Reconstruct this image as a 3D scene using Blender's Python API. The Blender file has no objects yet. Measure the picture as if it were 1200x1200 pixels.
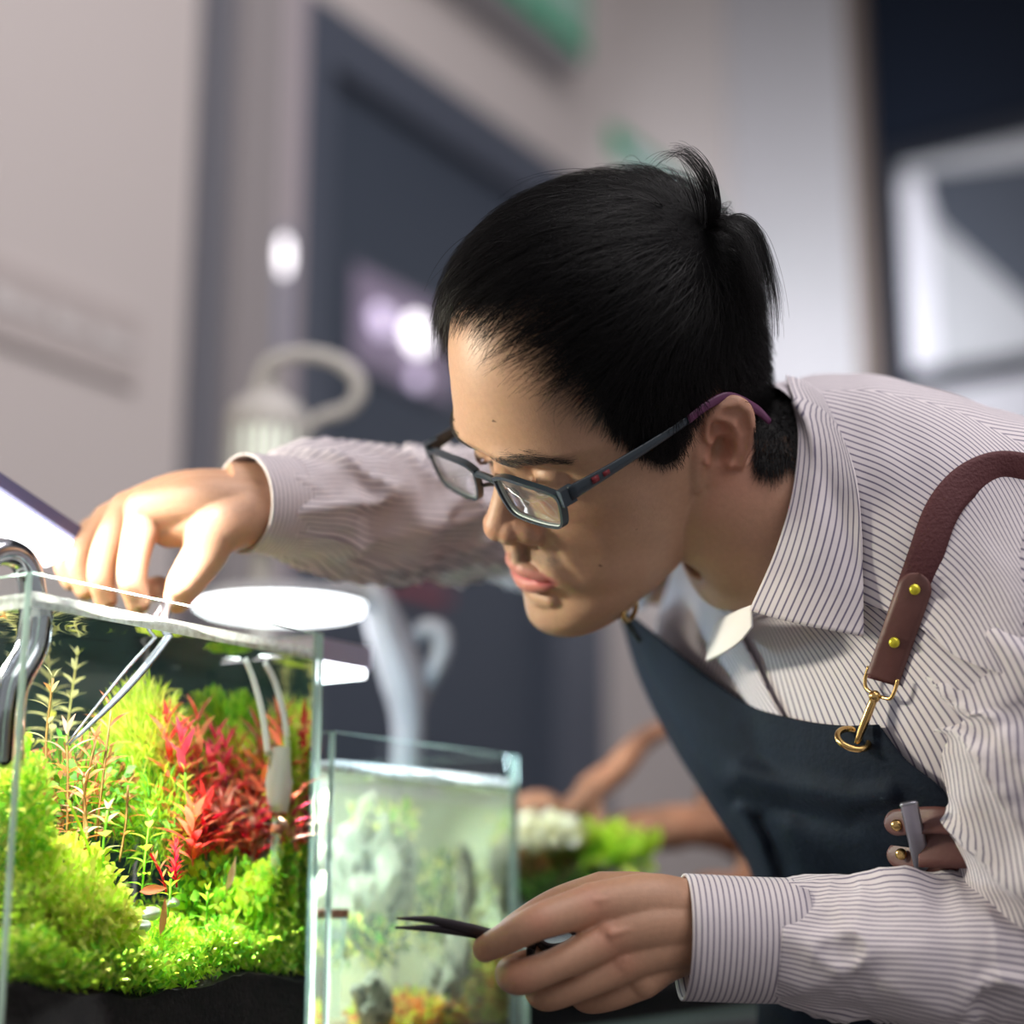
import bpy, bmesh, math, random
import numpy as np
from mathutils import Vector, Matrix, noise
from mathutils.bvhtree import BVHTree
random.seed(7); rng = np.random.default_rng(7)
S = bpy.context.scene
COL = S.collection
PI = math.pi

# ------------------------------------------------------------------ camera
FPX = 2000.0
YAW, PITCH = math.radians(32), math.radians(13)
CAM = Vector((0.0, 0.0, 1.08))
h = Vector((math.cos(YAW), math.sin(YAW), 0))
FWD = h*math.cos(PITCH) + Vector((0, 0, math.sin(PITCH)))
RIGHT = Vector((math.sin(YAW), -math.cos(YAW), 0))
UP = -h*math.sin(PITCH) + Vector((0, 0, math.cos(PITCH)))
cd = bpy.data.cameras.new('camera'); co = bpy.data.objects.new('camera', cd); COL.objects.link(co)
co.matrix_world = Matrix(((RIGHT.x, UP.x, -FWD.x, CAM.x), (RIGHT.y, UP.y, -FWD.y, CAM.y), (RIGHT.z, UP.z, -FWD.z, CAM.z), (0, 0, 0, 1)))
cd.sensor_width = 36; cd.lens = FPX/1200*36; cd.clip_start = .02
cd.dof.use_dof = True; cd.dof.focus_distance = 0.985; cd.dof.aperture_fstop = 2.1
S.camera = co
# ------------------------------------------------------------------ world, room light, exposure
S.view_settings.view_transform = 'Standard'; S.view_settings.look = 'None'
S.view_settings.exposure = 0.0; S.view_settings.gamma = 1.0; S.view_settings.use_curve_mapping = False
try:
    S.cycles.use_denoising = True
    S.cycles.max_bounces = 8; S.cycles.transparent_max_bounces = 24; S.cycles.volume_bounces = 1
    S.cycles.caustics_reflective = False; S.cycles.caustics_refractive = True
    S.cycles.sample_clamp_indirect = 6
except Exception: pass
w = bpy.data.worlds.new('room_air'); S.world = w; w.use_nodes = True
w.node_tree.nodes['Background'].inputs[0].default_value = (.92, .88, .89, 1)
w.node_tree.nodes['Background'].inputs[1].default_value = .40

def cam2w(v): return CAM + RIGHT*v[0] + UP*v[1] + FWD*v[2]
def ray(px, py): return FWD + RIGHT*((px-600)/FPX) + UP*((600-py)/FPX)
def P(px, py, d): return CAM + ray(px, py)*d
def toPx(v):
    r = v-CAM; d = r.dot(FWD)
    return 600+FPX*r.dot(RIGHT)/d, 600-FPX*r.dot(UP)/d, d
def onY(px, py, Y):
    r = ray(px, py); return CAM + r*((Y-CAM.y)/r.y)
def onX(px, py, X):
    r = ray(px, py); return CAM + r*((X-CAM.x)/r.x)

def area(name, loc, target, sx, sy, power, color=(1, 1, 1), parent=None, spread=PI):
    l = bpy.data.lights.new(name, 'AREA'); l.shape = 'RECTANGLE'; l.size = sx; l.size_y = sy; l.energy = power; l.color = color
    l.spread = spread
    o = bpy.data.objects.new(name, l); COL.objects.link(o)
    d = (Vector(target)-Vector(loc)).normalized()
    o.matrix_world = Matrix.Translation(loc) @ d.to_track_quat('-Z', 'Y').to_matrix().to_4x4()
    if parent: setpar(o, parent)
    return o
def setpar(o, p):
    o.parent = p
    o.matrix_parent_inverse = p.matrix_basis.inverted()

# ceiling lights of the room (soft, overhead, behind and right of the camera)
area('ceiling_light_front', (0.2, -1.3, 2.75), (1.6, .6, 1.0), 1.6, 1.2, 17, (1, .94, .93))
area('ceiling_light_middle', (1.0, -.2, 3.4), (1.6, .9, 1.2), 1.6, 1.2, 40, (1, .95, .95))

# ------------------------------------------------------------------ materials
def lin(c):
    return tuple((x/12.92 if x <= .04045 else ((x+.055)/1.055)**2.4) for x in (v/255 for v in c))
MATS = {}
def mat(name, rgb=(128, 128, 128), rough=.5, metal=0, spec=.5, bump=0, bscale=60, var=0, emit=0, alpha=1, trans=0, vcol=None, sheen=0, coat=0, sss=0):
    if name in MATS: return MATS[name]
    m = bpy.data.materials.new(name); m.use_nodes = True; MATS[name] = m
    nt = m.node_tree; b = nt.nodes['Principled BSDF']; L = nt.links
    c = lin(rgb)+(1,)
    b.inputs['Base Color'].default_value = c; b.inputs['Roughness'].default_value = rough; b.inputs['Metallic'].default_value = metal
    b.inputs['Specular IOR Level'].default_value = spec
    if sheen: b.inputs['Sheen Weight'].default_value = sheen
    if coat: b.inputs['Coat Weight'].default_value = coat
    if sss:
        b.inputs['Subsurface Weight'].default_value = sss; b.inputs['Subsurface Radius'].default_value = (1, .4, .22); b.inputs['Subsurface Scale'].default_value = .006
    tc = nt.nodes.new('ShaderNodeTexCoord')
    src = None
    if vcol:
        a = nt.nodes.new('ShaderNodeAttribute'); a.attribute_name = vcol; src = a.outputs['Color']
        L.new(src, b.inputs['Base Color'])
    if var:
        n = nt.nodes.new('ShaderNodeTexNoise'); n.inputs['Scale'].default_value = bscale*.35; n.inputs['Detail'].default_value = 5
        L.new(tc.outputs['Object'], n.inputs['Vector'])
        mx = nt.nodes.new('ShaderNodeHueSaturation')
        mr = nt.nodes.new('ShaderNodeMapRange'); mr.inputs[1].default_value = .3; mr.inputs[2].default_value = .7
        mr.inputs[3].default_value = 1-var; mr.inputs[4].default_value = 1+var
        L.new(n.outputs[0], mr.inputs[0]); L.new(mr.outputs[0], mx.inputs['Value'])
        if src: L.new(src, mx.inputs['Color'])
        else: mx.inputs['Color'].default_value = c
        L.new(mx.outputs[0], b.inputs['Base Color'])
    if bump:
        n2 = nt.nodes.new('ShaderNodeTexNoise'); n2.inputs['Scale'].default_value = bscale; n2.inputs['Detail'].default_value = 6
        L.new(tc.outputs['Object'], n2.inputs['Vector'])
        bp = nt.nodes.new('ShaderNodeBump'); bp.inputs['Strength'].default_value = bump; bp.inputs['Distance'].default_value = .002
        L.new(n2.outputs[0], bp.inputs['Height']); L.new(bp.outputs[0], b.inputs['Normal'])
    if emit:
        b.inputs['Emission Color'].default_value = c; b.inputs['Emission Strength'].default_value = emit
    if trans:
        out = nt.nodes['Material Output']; tr = nt.nodes.new('ShaderNodeBsdfTranslucent'); ms = nt.nodes.new('ShaderNodeMixShader')
        ms.inputs[0].default_value = trans
        if vcol: L.new(src, tr.inputs[0])
        else: tr.inputs[0].default_value = c
        L.new(b.outputs[0], ms.inputs[1]); L.new(tr.outputs[0], ms.inputs[2]); L.new(ms.outputs[0], out.inputs[0])
    return m

def pane_mat(name, tint=(.96, .99, .97), ior=1.45, rough=.0, milk=0.0, milkcol=(.9, .95, .92), gain=1.0, tir=False, patchy=False):
    if name in MATS: return MATS[name]
    m = bpy.data.materials.new(name); m.use_nodes = True; MATS[name] = m
    nt = m.node_tree; nt.nodes.clear(); L = nt.links
    out = nt.nodes.new('ShaderNodeOutputMaterial')
    t = nt.nodes.new('ShaderNodeBsdfTransparent'); t.inputs[0].default_value = (*tint, 1)
    g = nt.nodes.new('ShaderNodeBsdfGlossy'); g.inputs['Roughness'].default_value = rough
    f = nt.nodes.new('ShaderNodeFresnel'); f.inputs[0].default_value = ior
    mx = nt.nodes.new('ShaderNodeMixShader')
    fac = f.outputs[0]
    if not tir:     # a thin pane reflects once, at the face the ray enters by
        ge = nt.nodes.new('ShaderNodeNewGeometry'); m1 = nt.nodes.new('ShaderNodeMath'); m1.operation = 'SUBTRACT'; m1.inputs[0].default_value = 1
        L.new(ge.outputs['Backfacing'], m1.inputs[1]); m2 = nt.nodes.new('ShaderNodeMath'); m2.operation = 'MULTIPLY'
        L.new(m1.outputs[0], m2.inputs[0]); L.new(fac, m2.inputs[1]); fac = m2.outputs[0]
    if gain != 1:
        mm = nt.nodes.new('ShaderNodeMath'); mm.operation = 'MULTIPLY'; mm.inputs[1].default_value = gain; L.new(fac, mm.inputs[0]); fac = mm.outputs[0]
    L.new(fac, mx.inputs[0]); L.new(t.outputs[0], mx.inputs[1]); L.new(g.outputs[0], mx.inputs[2])
    last = mx
    if milk:
        d = nt.nodes.new('ShaderNodeBsdfTranslucent'); d.inputs[0].default_value = (*milkcol, 1)
        d2 = nt.nodes.new('ShaderNodeBsdfDiffuse'); d2.inputs[0].default_value = (*milkcol, 1)
        a = nt.nodes.new('ShaderNodeMixShader'); a.inputs[0].default_value = .5
        L.new(d.outputs[0], a.inputs[1]); L.new(d2.outputs[0], a.inputs[2])
        b = nt.nodes.new('ShaderNodeMixShader'); b.inputs[0].default_value = milk
        if patchy:
            tc = nt.nodes.new('ShaderNodeTexCoord'); nz = nt.nodes.new('ShaderNodeTexNoise'); nz.inputs['Scale'].default_value = 160; nz.inputs['Detail'].default_value = 6
            mr = nt.nodes.new('ShaderNodeMapRange'); mr.inputs[1].default_value = .35; mr.inputs[2].default_value = .65; mr.inputs[3].default_value = milk*.75; mr.inputs[4].default_value = min(milk*1.8, 1)
            L.new(tc.outputs['Object'], nz.inputs['Vector']); L.new(nz.outputs[0], mr.inputs[0]); L.new(mr.outputs[0], b.inputs[0])
        L.new(last.outputs[0], b.inputs[1]); L.new(a.outputs[0], b.inputs[2]); last = b
    L.new(last.outputs[0], out.inputs[0])
    return m

def stripe_mat(name, base, line, period, duty=.3, rough=.75):
    m = mat(name, base, rough, sheen=.15)
    nt = m.node_tree; L = nt.links; b = nt.nodes['Principled BSDF']
    uv = nt.nodes.new('ShaderNodeUVMap'); sp = nt.nodes.new('ShaderNodeSeparateXYZ'); L.new(uv.outputs[0], sp.inputs[0])
    mu = nt.nodes.new('ShaderNodeMath'); mu.operation = 'DIVIDE'; mu.inputs[1].default_value = period; L.new(sp.outputs[0], mu.inputs[0])
    fr = nt.nodes.new('ShaderNodeMath'); fr.operation = 'FRACT'; L.new(mu.outputs[0], fr.inputs[0])
    rp = nt.nodes.new('ShaderNodeValToRGB'); L.new(fr.outputs[0], rp.inputs[0])
    e = rp.color_ramp.elements
    e[0].position = 0; e[0].color = lin(base)+(1,)
    e[1].position = 1; e[1].color = lin(base)+(1,)
    for p_, c_ in ((.5-duty/2-.08, base), (.5-duty/2+.05, line), (.5+duty/2-.05, line), (.5+duty/2+.08, base)):
        x = e.new(p_); x.color = lin(c_)+(1,)
    L.new(rp.outputs[0], b.inputs['Base Color'])
    tc = nt.nodes.new('ShaderNodeTexCoord')
    n2 = nt.nodes.new('ShaderNodeTexNoise'); n2.inputs['Scale'].default_value = 90; n2.inputs['Detail'].default_value = 4
    L.new(tc.outputs['Object'], n2.inputs['Vector'])
    bp = nt.nodes.new('ShaderNodeBump'); bp.inputs['Strength'].default_value = .25; bp.inputs['Distance'].default_value = .002
    L.new(n2.outputs[0], bp.inputs['Height']); L.new(bp.outputs[0], b.inputs['Normal'])
    return m

# ------------------------------------------------------------------ mesh helpers
class MB:
    def __init__(s): s.v = []; s.f = []; s.uv = []; s.mi = []; s.col = []; s.hascol = False
    def add(s, v, f, uv=None, mi=0, col=None):
        o = len(s.v); s.v += [tuple(x) for x in v]
        s.uv += list(uv) if uv is not None else [(0, 0)]*len(v)
        if col is not None: s.hascol = True
        s.col += [col if col is not None else (1, 1, 1)]*len(v)
        s.f += [tuple(i+o for i in q) for q in f]; s.mi += [mi]*len(f)
        return s
    def box(s, a, b, mi=0, col=None):
        x0, y0, z0 = (min(a[i], b[i]) for i in range(3)); x1, y1, z1 = (max(a[i], b[i]) for i in range(3))
        v = [(x0, y0, z0), (x1, y0, z0), (x1, y1, z0), (x0, y1, z0), (x0, y0, z1), (x1, y0, z1), (x1, y1, z1), (x0, y1, z1)]
        f = [(0, 3, 2, 1), (4, 5, 6, 7), (0, 1, 5, 4), (1, 2, 6, 5), (2, 3, 7, 6), (3, 0, 4, 7)]
        return s.add(v, f, None, mi, col)
    def obox(s, c, ax, ay, az, mi=0):
        c = Vector(c); v = []
        for k in (-1, 1):
            for (i, j) in ((-1, -1), (1, -1), (1, 1), (-1, 1)): v.append(c+Vector(ax)*i+Vector(ay)*j+Vector(az)*k)
        f = [(0, 3, 2, 1), (4, 5, 6, 7), (0, 1, 5, 4), (1, 2, 6, 5), (2, 3, 7, 6), (3, 0, 4, 7)]
        return s.add(v, f, None, mi)
    def tube(s, pts, rad, seg=12, sub=1, caps=True, mi=0, disp=None, flat=None, col=None):
        """pts Vectors, rad floats or (r1, r2); sub: Catmull-Rom subdivisions; flat: direction hint for r2"""
        pts = [Vector(p) for p in pts]; n = len(pts)
        rad = [rad]*n if isinstance(rad, (int, float)) else list(rad)
        rad = [(r, r) if isinstance(r, (int, float)) else r for r in rad]
        if sub > 1: pts = crv(pts, sub); rad = [tuple(x) for x in crv([Vector((r[0], r[1], 0)) for r in rad], sub)]
        n = len(pts); v = []; uv = []; f = []; rmx = sum(r[0] for r in rad)/n
        T = [(pts[min(i+1, n-1)]-pts[max(i-1, 0)]).normalized() for i in range(n)]
        up = Vector(flat) if flat is not None else (Vector((0, 0, 1)) if abs(T[0].z) < .9 else Vector((1, 0, 0)))
        N = (up-T[0]*up.dot(T[0])).normalized(); L = 0
        for i in range(n):
            if flat is not None: N = (up-T[i]*up.dot(T[i])).normalized()
            else: N = (N-T[i]*N.dot(T[i])).normalized()
            B = T[i].cross(N)
            if i: L += (pts[i]-pts[i-1]).length
            for k in range(seg+1):
                a = 2*PI*k/seg; r1, r2 = rad[i][0], rad[i][1]
                d = B*math.cos(a)*r1 + N*math.sin(a)*r2
                if disp: d = d*(1+disp(L, a, i/(n-1)))
                v.append(pts[i]+d); uv.append((k/seg*2*PI*rmx, L))
        for i in range(n-1):
            for k in range(seg):
                a = i*(seg+1)+k; f.append((a, a+1, a+seg+2, a+seg+1))
        if caps:
            v += [pts[0], pts[-1]]; uv += [(0, 0), (0, L)]; c0 = len(v)-2
            for k in range(seg):
                f.append((c0, k+1, k)); o = (n-1)*(seg+1); f.append((c0+1, o+k, o+k+1))
        return s.add(v, f, uv, mi, col)
    def lathe(s, prof, origin, axis=(0, 0, 1), seg=24, mi=0):
        ax = Vector(axis).normalized(); u = ax.orthogonal().normalized(); w_ = ax.cross(u); v = []; f = []
        for (r, z) in prof:
            for k in range(seg):
                a = 2*PI*k/seg; v.append(Vector(origin)+ax*z+(u*math.cos(a)+w_*math.sin(a))*max(r, 1e-5))
        for i in range(len(prof)-1):
            for k in range(seg):
                k2 = (k+1) % seg; f.append((i*seg+k, i*seg+k2, (i+1)*seg+k2, (i+1)*seg+k))
        return s.add(v, f, None, mi)
    def sphere(s, c, r, seg=16, mi=0, rot=None):
        r = (r, r, r) if isinstance(r, (int, float)) else r; v = []; f = []; n = seg//2+1
        for i in range(n):
            t = PI*i/(n-1)
            for k in range(seg):
                a = 2*PI*k/seg; p = Vector((r[0]*math.sin(t)*math.cos(a), r[1]*math.sin(t)*math.sin(a), r[2]*math.cos(t)))
                if rot is not None: p = rot @ p
                v.append(Vector(c)+p)
        for i in range(n-1):
            for k in range(seg):
                k2 = (k+1) % seg; f.append((i*seg+k, (i+1)*seg+k, (i+1)*seg+k2, i*seg+k2))
        return s.add(v, f, None, mi)
    def torus(s, c, axis, R, r, seg=28, sseg=10, mi=0, e=(1, 1), u=None):
        ax = Vector(axis).normalized(); u = (Vector(u) if u is not None else ax.orthogonal()); u = (u-ax*u.dot(ax)).normalized(); w_ = ax.cross(u)
        pts = [Vector(c)+u*math.cos(2*PI*k/seg)*R*e[0]+w_*math.sin(2*PI*k/seg)*R*e[1] for k in range(seg+1)]
        return s.tube(pts, r, sseg, caps=False, mi=mi)
    def grid(s, G, uv=None, mi=0, thick=0, flip=False):
        n, m_ = len(G), len(G[0]); v = [Vector(p) for r in G for p in r]
        if uv is None:
            uv = []
            for i in range(n):
                for j in range(m_): uv.append((j/(m_-1), i/(n-1)))
        f = [(i*m_+j, i*m_+j+1, (i+1)*m_+j+1, (i+1)*m_+j) for i in range(n-1) for j in range(m_-1)]
        if flip: f = [q[::-1] for q in f]
        if thick:
            nv = []
            for i in range(n):
                for j in range(m_):
                    a = v[min(i+1, n-1)*m_+j]-v[max(i-1, 0)*m_+j]; b = v[i*m_+min(j+1, m_-1)]-v[i*m_+max(j-1, 0)]
                    nn = b.cross(a).normalized()
                    if flip: nn = -nn
                    nv.append(v[i*m_+j]-nn*thick)
            N = len(v); v = v+nv; uv = list(uv)+list(uv)
            f2 = [tuple(x+N for x in q[::-1]) for q in f]
            bd = [i*m_ for i in range(n)]+[(n-1)*m_+j for j in range(1, m_)]+[i*m_+m_-1 for i in range(n-2, -1, -1)]+[j for j in range(m_-2, 0, -1)]
            sd = []
            for k in range(len(bd)):
                a, b = bd[k], bd[(k+1) % len(bd)]
                q = (a, b, b+N, a+N); sd.append(q[::-1] if flip else q)
            f = f+f2+sd
        return s.add(v, f, uv, mi)
    def mesh(s, name, mats, smooth=True):
        me = bpy.data.meshes.new(name); me.from_pydata(s.v, [], s.f)
        for m in (mats if isinstance(mats, (list, tuple)) else [mats]): me.materials.append(m)
        me.polygons.foreach_set('material_index', s.mi)
        u = me.uv_layers.new(name='UVMap'); li = np.empty(len(me.loops), 'i'); me.loops.foreach_get('vertex_index', li)
        u.data.foreach_set('uv', np.array(s.uv, 'f')[li].ravel())
        if s.hascol:
            a = me.color_attributes.new('Col', 'FLOAT_COLOR', 'POINT')
            c = np.ones((len(s.v), 4), 'f'); c[:, :3] = np.array(s.col, 'f'); a.data.foreach_set('color', c.ravel())
        me.polygons.foreach_set('use_smooth', [smooth]*len(me.polygons)); me.update()
        return me
    def obj(s, name, mats, parent=None, smooth=True, auto=None):
        me = s.mesh(name, mats, smooth)
        if auto is not None:
            try: me.set_sharp_from_angle(angle=auto)
            except Exception: pass
        return put(name, me, parent)
def put(name, me, parent=None, mw=None):
    o = bpy.data.objects.new(name, me); COL.objects.link(o)
    if mw is not None: o.matrix_world = mw
    if parent: setpar(o, parent)
    return o
def crv(pts, sub):
    n = len(pts); out = []
    for i in range(n-1):
        p0 = pts[i-1] if i else pts[0]*2-pts[1]; p1, p2 = pts[i], pts[i+1]; p3 = pts[i+2] if i+2 < n else pts[-1]*2-pts[-2]
        for k in range(sub):
            t = k/sub
            out.append(.5*((2*p1)+(-p0+p2)*t+(2*p0-5*p1+4*p2-p3)*t*t+(-p0+3*p1-3*p2+p3)*t**3))
    out.append(pts[-1]); return out
def crva(a, n):
    """resample numpy control rows to n rows, Catmull-Rom"""
    a = np.asarray(a, float); m = len(a); e = np.concatenate([2*a[:1]-a[1:2], a, 2*a[-1:]-a[-2:-1]])
    x = np.linspace(0, m-1, n); i = np.minimum(x.astype(int), m-2); t = (x-i).reshape((-1,)+(1,)*(a.ndim-1))
    p0, p1, p2, p3 = e[i], e[i+1], e[i+2], e[i+3]
    return .5*(2*p1+(p2-p0)*t+(2*p0-5*p1+4*p2-p3)*t*t+(3*p1-p0-3*p2+p3)*t**3)
def thing(name, label, cat, loc, group=None):
    o = bpy.data.objects.new(name, None); COL.objects.link(o); o.empty_display_size = .05
    o.location = Vector(loc); o['label'] = label; o['category'] = cat
    if group: o['group'] = group
    return o
def tag(o, label, cat, group=None, kind=None):
    o['label'] = label; o['category'] = cat
    if group: o['group'] = group
    if kind: o['kind'] = kind
    return o
def struct(o): o['kind'] = 'structure'; return o
def sm(x, a, b):
    t = np.clip((np.asarray(x, float)-a)/(b-a), 0, 1); return t*t*(3-2*t)
# ------------------------------------------------------------------ room
WY = P(325, 600, 2.87).y                       # back wall plane
XR = onY(866, 300, WY).x                       # right wall plane
M_wall = mat('painted_wall', (205, 196, 194), .85, bump=.05, bscale=40)
M_slate = mat('slate_door_paint', (84, 90, 104), .42, spec=.5)
M_slate_d = mat('slate_door_leaf', (66, 74, 88), .5)
M_trimg = mat('grey_trim_paint', (158, 152, 154), .55)
M_trimd = mat('dark_grey_trim', (112, 113, 122), .6)
M_trimp = mat('pale_trim_paint', (182, 172, 178), .55)
struct(MB().box((-1.6, WY, 0), (XR+.4, WY+.12, 4.6)).obj('wall_back', M_wall, smooth=False))
def wx(px, py=500): return onY(px, py, WY).x
def wz(px, py): return onY(px, py, WY).z
ztop = wz(640, 203)
# door with its frame
x0, x1, x2, x3 = wx(325), wx(357), wx(632, 800), wx(690, 800)
d1 = struct(MB().box((x0, WY-.045, 0), (x1, WY-.001, ztop)).box((x2, WY-.045, 0), (x3, WY-.001, ztop)).box((x1, WY-.045, ztop-.115), (x2, WY-.001, ztop)).obj('door_1', M_slate, smooth=False))
MB().box((x1, WY-.012, .02), (x2, WY-.002, ztop-.115)).obj('door_leaf', M_slate_d, d1, smooth=False)
struct(MB().box((wx(212, 500), WY-.03, 0), (wx(238, 500), WY-.001, 4.6)).obj('trim_1', M_trimd, smooth=False))
struct(MB().box((wx(238, 500), WY-.055, 0), (wx(290, 500), WY-.001, 4.6)).box((wx(256), WY-.062, 0), (wx(268), WY-.05, 4.6)).obj('trim_2', M_trimg, smooth=False))
struct(MB().box((wx(290, 500), WY-.04, 0), (wx(325, 500), WY-.001, 4.6)).obj('trim_3', M_trimp, smooth=False))
# lavender window pane in the door with glowing discs imitating lamps reflected in it
M_lav = mat('lavender_pane', (160, 148, 172), .25)
xa, xb = wx(403, 400), wx(520, 400)
za, zb = wz(403, 312), wz(403, 425)
wn = struct(MB().box((xa-.012, WY-.02, za+.012), (xb+.012, WY-.011, zb-.012)).obj('window_1', M_slate, smooth=False))
MB().box((xa, WY-.024, za), (xb, WY-.0195, zb)).obj('pane', M_lav, wn, smooth=False)
M_glow = mat('reflection_glow', (255, 250, 255), emit=2.6)
M_glow2 = mat('reflection_glow_dim', (225, 210, 240), emit=1.0)
def reflected_lamp(px, py, r, m, label):  # emissive disc in place of a lamp's reflection in the pane
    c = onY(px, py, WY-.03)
    o = MB().lathe([(0, .0), (r*.75, .001), (r, .006), (r*.96, .012), (0, .014)], c+Vector((0, .006, 0)), (0, -1, 0), 24).obj('lamp_reflection', m)
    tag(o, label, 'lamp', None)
reflected_lamp(488, 392, .036, M_glow, 'large bright round lamp reflection on the lavender door window')
reflected_lamp(447, 376, .030, M_glow2, 'dimmer round lamp reflection left of the large bright one on the door window')
reflected_lamp(489, 445, .018, M_glow2, 'small pale round lamp reflection below the bright one on the door window')
c = onY(333, 300, WY-.05); sl_ = thing('frame_reflection', 'bright oval lamp reflection with a pale tail at the door frame edge', 'lamp', c)  # modelled sheen: a lamp reflected in the glossy door frame
MB().sphere(c, (.013, .008, .034), 20).obj('lens', M_glow, sl_)  # glowing core of the imitated reflection
MB().box((c.x-.018, WY-.050, c.z-.17), (c.x+.016, WY-.0455, c.z+.05)).obj('bracket', mat('reflection_pale', (150, 152, 172), .4), sl_, smooth=False)  # pale strip imitating the tail of the reflection
# small red-brown notice on the door under the far sleeve
c0, c1 = onY(432, 668, WY-.013), onY(524, 716, WY-.013)
nt_ = thing('door_notice', 'small red and brown notice on the dark door below the far sleeve', 'notice', (c0.x, WY-.012, c1.z))
MB().box((c0.x, WY-.018, c1.z), (c1.x, WY-.0125, c0.z)).obj('board', mat('notice_brown', (98, 84, 96), .6), nt_, smooth=False)
MB().box((c0.x+.06, WY-.021, c1.z+.015), (c1.x-.005, WY-.0175, c0.z-.004)).obj('red_panel', mat('notice_red', (150, 70, 84), .6), nt_, smooth=False)
# exit sign box above the door, cut by the top of the frame
M_signbody = mat('sign_housing', (176, 176, 180), .5)
M_green = mat('sign_green', (10, 158, 112), .5)
M_pale = mat('sign_pale', (190, 206, 204), .5)
def ysign(pxr, pyr, pxl, hgt, depth, label, name, strokes):
    e = onY(pxr, pyr, WY-depth); xl = onY(pxl, 0, WY-depth).x
    s = thing(name, label, 'sign', (e.x, WY, e.z))
    MB().box((xl, WY-depth, e.z), (e.x, WY-.001, e.z+hgt)).obj('housing', M_signbody, s, smooth=False)
    MB().box((xl+.01, WY-depth-.004, e.z+.012), (e.x-.008, WY-depth+.001, e.z+hgt-.012)).obj('face', M_green, s, smooth=False)
    return s, xl, e
s1, xl, e = ysign(688, 78, 470, .30, .10, 'green emergency sign with pale strokes in a grey housing above the door', 'exit_sign', 1)
x = e.x-.03; k = 0
m_ = MB()
while x > xl+.03:
    wdt = .012+.006*((k*7) % 3); z0 = e.z+.04+.012*((k*5) % 3)
    m_.box((x-wdt, WY-.108, z0), (x, WY-.1035, e.z+.25-.02*((k*3) % 4)))
    if k % 2 == 0: m_.box((x-.035, WY-.1075, z0+.05*((k % 3)+.3)), (x, WY-.1035, z0+.05*((k % 3)+.3)+.014))
    x -= .037; k += 1
m_.obj('lettering', M_pale, s1, smooth=False)
e0 = onY(722, 148, WY-.02); e1 = onY(842, 240, WY-.02)
s2 = thing('escape_route_sign', 'green framed pale sign on the wall behind the hair', 'sign', (e0.x, WY, e1.z-.05))
MB().box((e0.x, WY-.02, e1.z-.06), (e1.x, WY-.001, e0.z)).obj('frame', M_green, s2, smooth=False)
MB().box((e0.x+.045, WY-.024, e1.z-.03), (e1.x-.012, WY-.0195, e0.z-.06)).obj('panel', mat('sign_sky', (186, 208, 212), .5), s2, smooth=False)
# raised plate with worn lettering on the left wall
q0 = onY(158, 372, WY); q1 = onY(158, 458, WY); xl_ = onY(-60, 360, WY).x
s3 = thing('wall_plate_sign', 'beige plate with pale raised marks on the wall beside the door', 'sign', (q0.x, WY, q1.z))
MB().box((xl_, WY-.012, q1.z), (q0.x, WY-.001, q0.z)).obj('plate', mat('plate_beige', (190, 180, 178), .7), s3, smooth=False)
m_ = MB()
for pxc, wd in ((12, .10), (75, .07), (128, .075)):
    xc = onY(pxc, 380, WY).x
    m_.box((xc-wd*.5, WY-.016, q1.z+.045), (xc-wd*.2, WY-.0115, q0.z-.04)).box((xc-wd*.5, WY-.0155, q1.z+.05), (xc+wd*.5, WY-.0115, q1.z+.068))
    m_.box((xc+wd*.1, WY-.0157, q1.z+.068), (xc+wd*.4, WY-.0115, q0.z-.055))
m_.obj('raised_marks', mat('plate_marks', (212, 206, 205), .7), s3, smooth=False)

# right wall: steel column, dark partition, framed glazing
M_steel = mat('brushed_steel', (190, 190, 196), .45, metal=.45)
def ry(px, py, X=None): return onX(px, py, XR if X is None else X).y
struct(MB().box((XR+.002, WY-.02, 0), (XR+.3, -1.2, 4.6)).obj('wall_right', mat('dark_partition', (20, 27, 40), .6, spec=.12), smooth=False))
ya, yb = ry(868, 300), ry(1010, 300)
struct(MB().box((XR-.05, ya, 0), (XR+.001, yb, 4.6)).obj('trim_4', M_steel, smooth=False))
struct(MB().box((XR-.052, yb+.001, 0), (XR+.001, ry(1028, 300), 4.6)).obj('trim_5', mat('bronze_strip', (112, 100, 94), .5), smooth=False))
area('column_fill_light', P(1010, 690, 2.55), onX(935, 410, XR), .2, .2, 6.5, (.95, .97, 1), None, .9)  # added light, out of view behind the man, brightens the lower column
struct(MB().box((XR-1.5, -1.2, 3.96), (XR+.4, WY-.03, 4.1)).obj('ceiling_shade', mat('shade_slab', (30, 32, 38), .8), smooth=False))  # partial slab added above the view to shade the upper column
# glazed opening
gy0, gy1 = ry(1062, 300), -1.0
gz0 = onX(1062, 442, XR).z; gz1 = onX(1062, 195, XR).z
M_navy = mat('navy_frame', (18, 24, 36), .45)
M_frost = mat('frosted_pane', (170, 172, 178), .4)
W2 = struct(MB().box((XR-.03, gy0+.05, gz0-.05), (XR+.001, gy1, gz0)).box((XR-.03, gy0+.05, gz1), (XR+.001, gy1, gz1+.05)).box((XR-.03, gy0, gz0), (XR+.001, gy0+.05, gz1)).obj('window_2', M_navy, smooth=False))
MB().box((XR-.008, gy0, gz0), (XR+.001, gy1, gz1)).obj('pane', M_frost, W2, smooth=False)
MB().box((XR-.018, gy0, gz0+.01), (XR-.0085, gy0-.07, gz1-.05)).obj('side_rail', mat('rail_white', (214, 214, 224), .4), W2, smooth=False)
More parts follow.
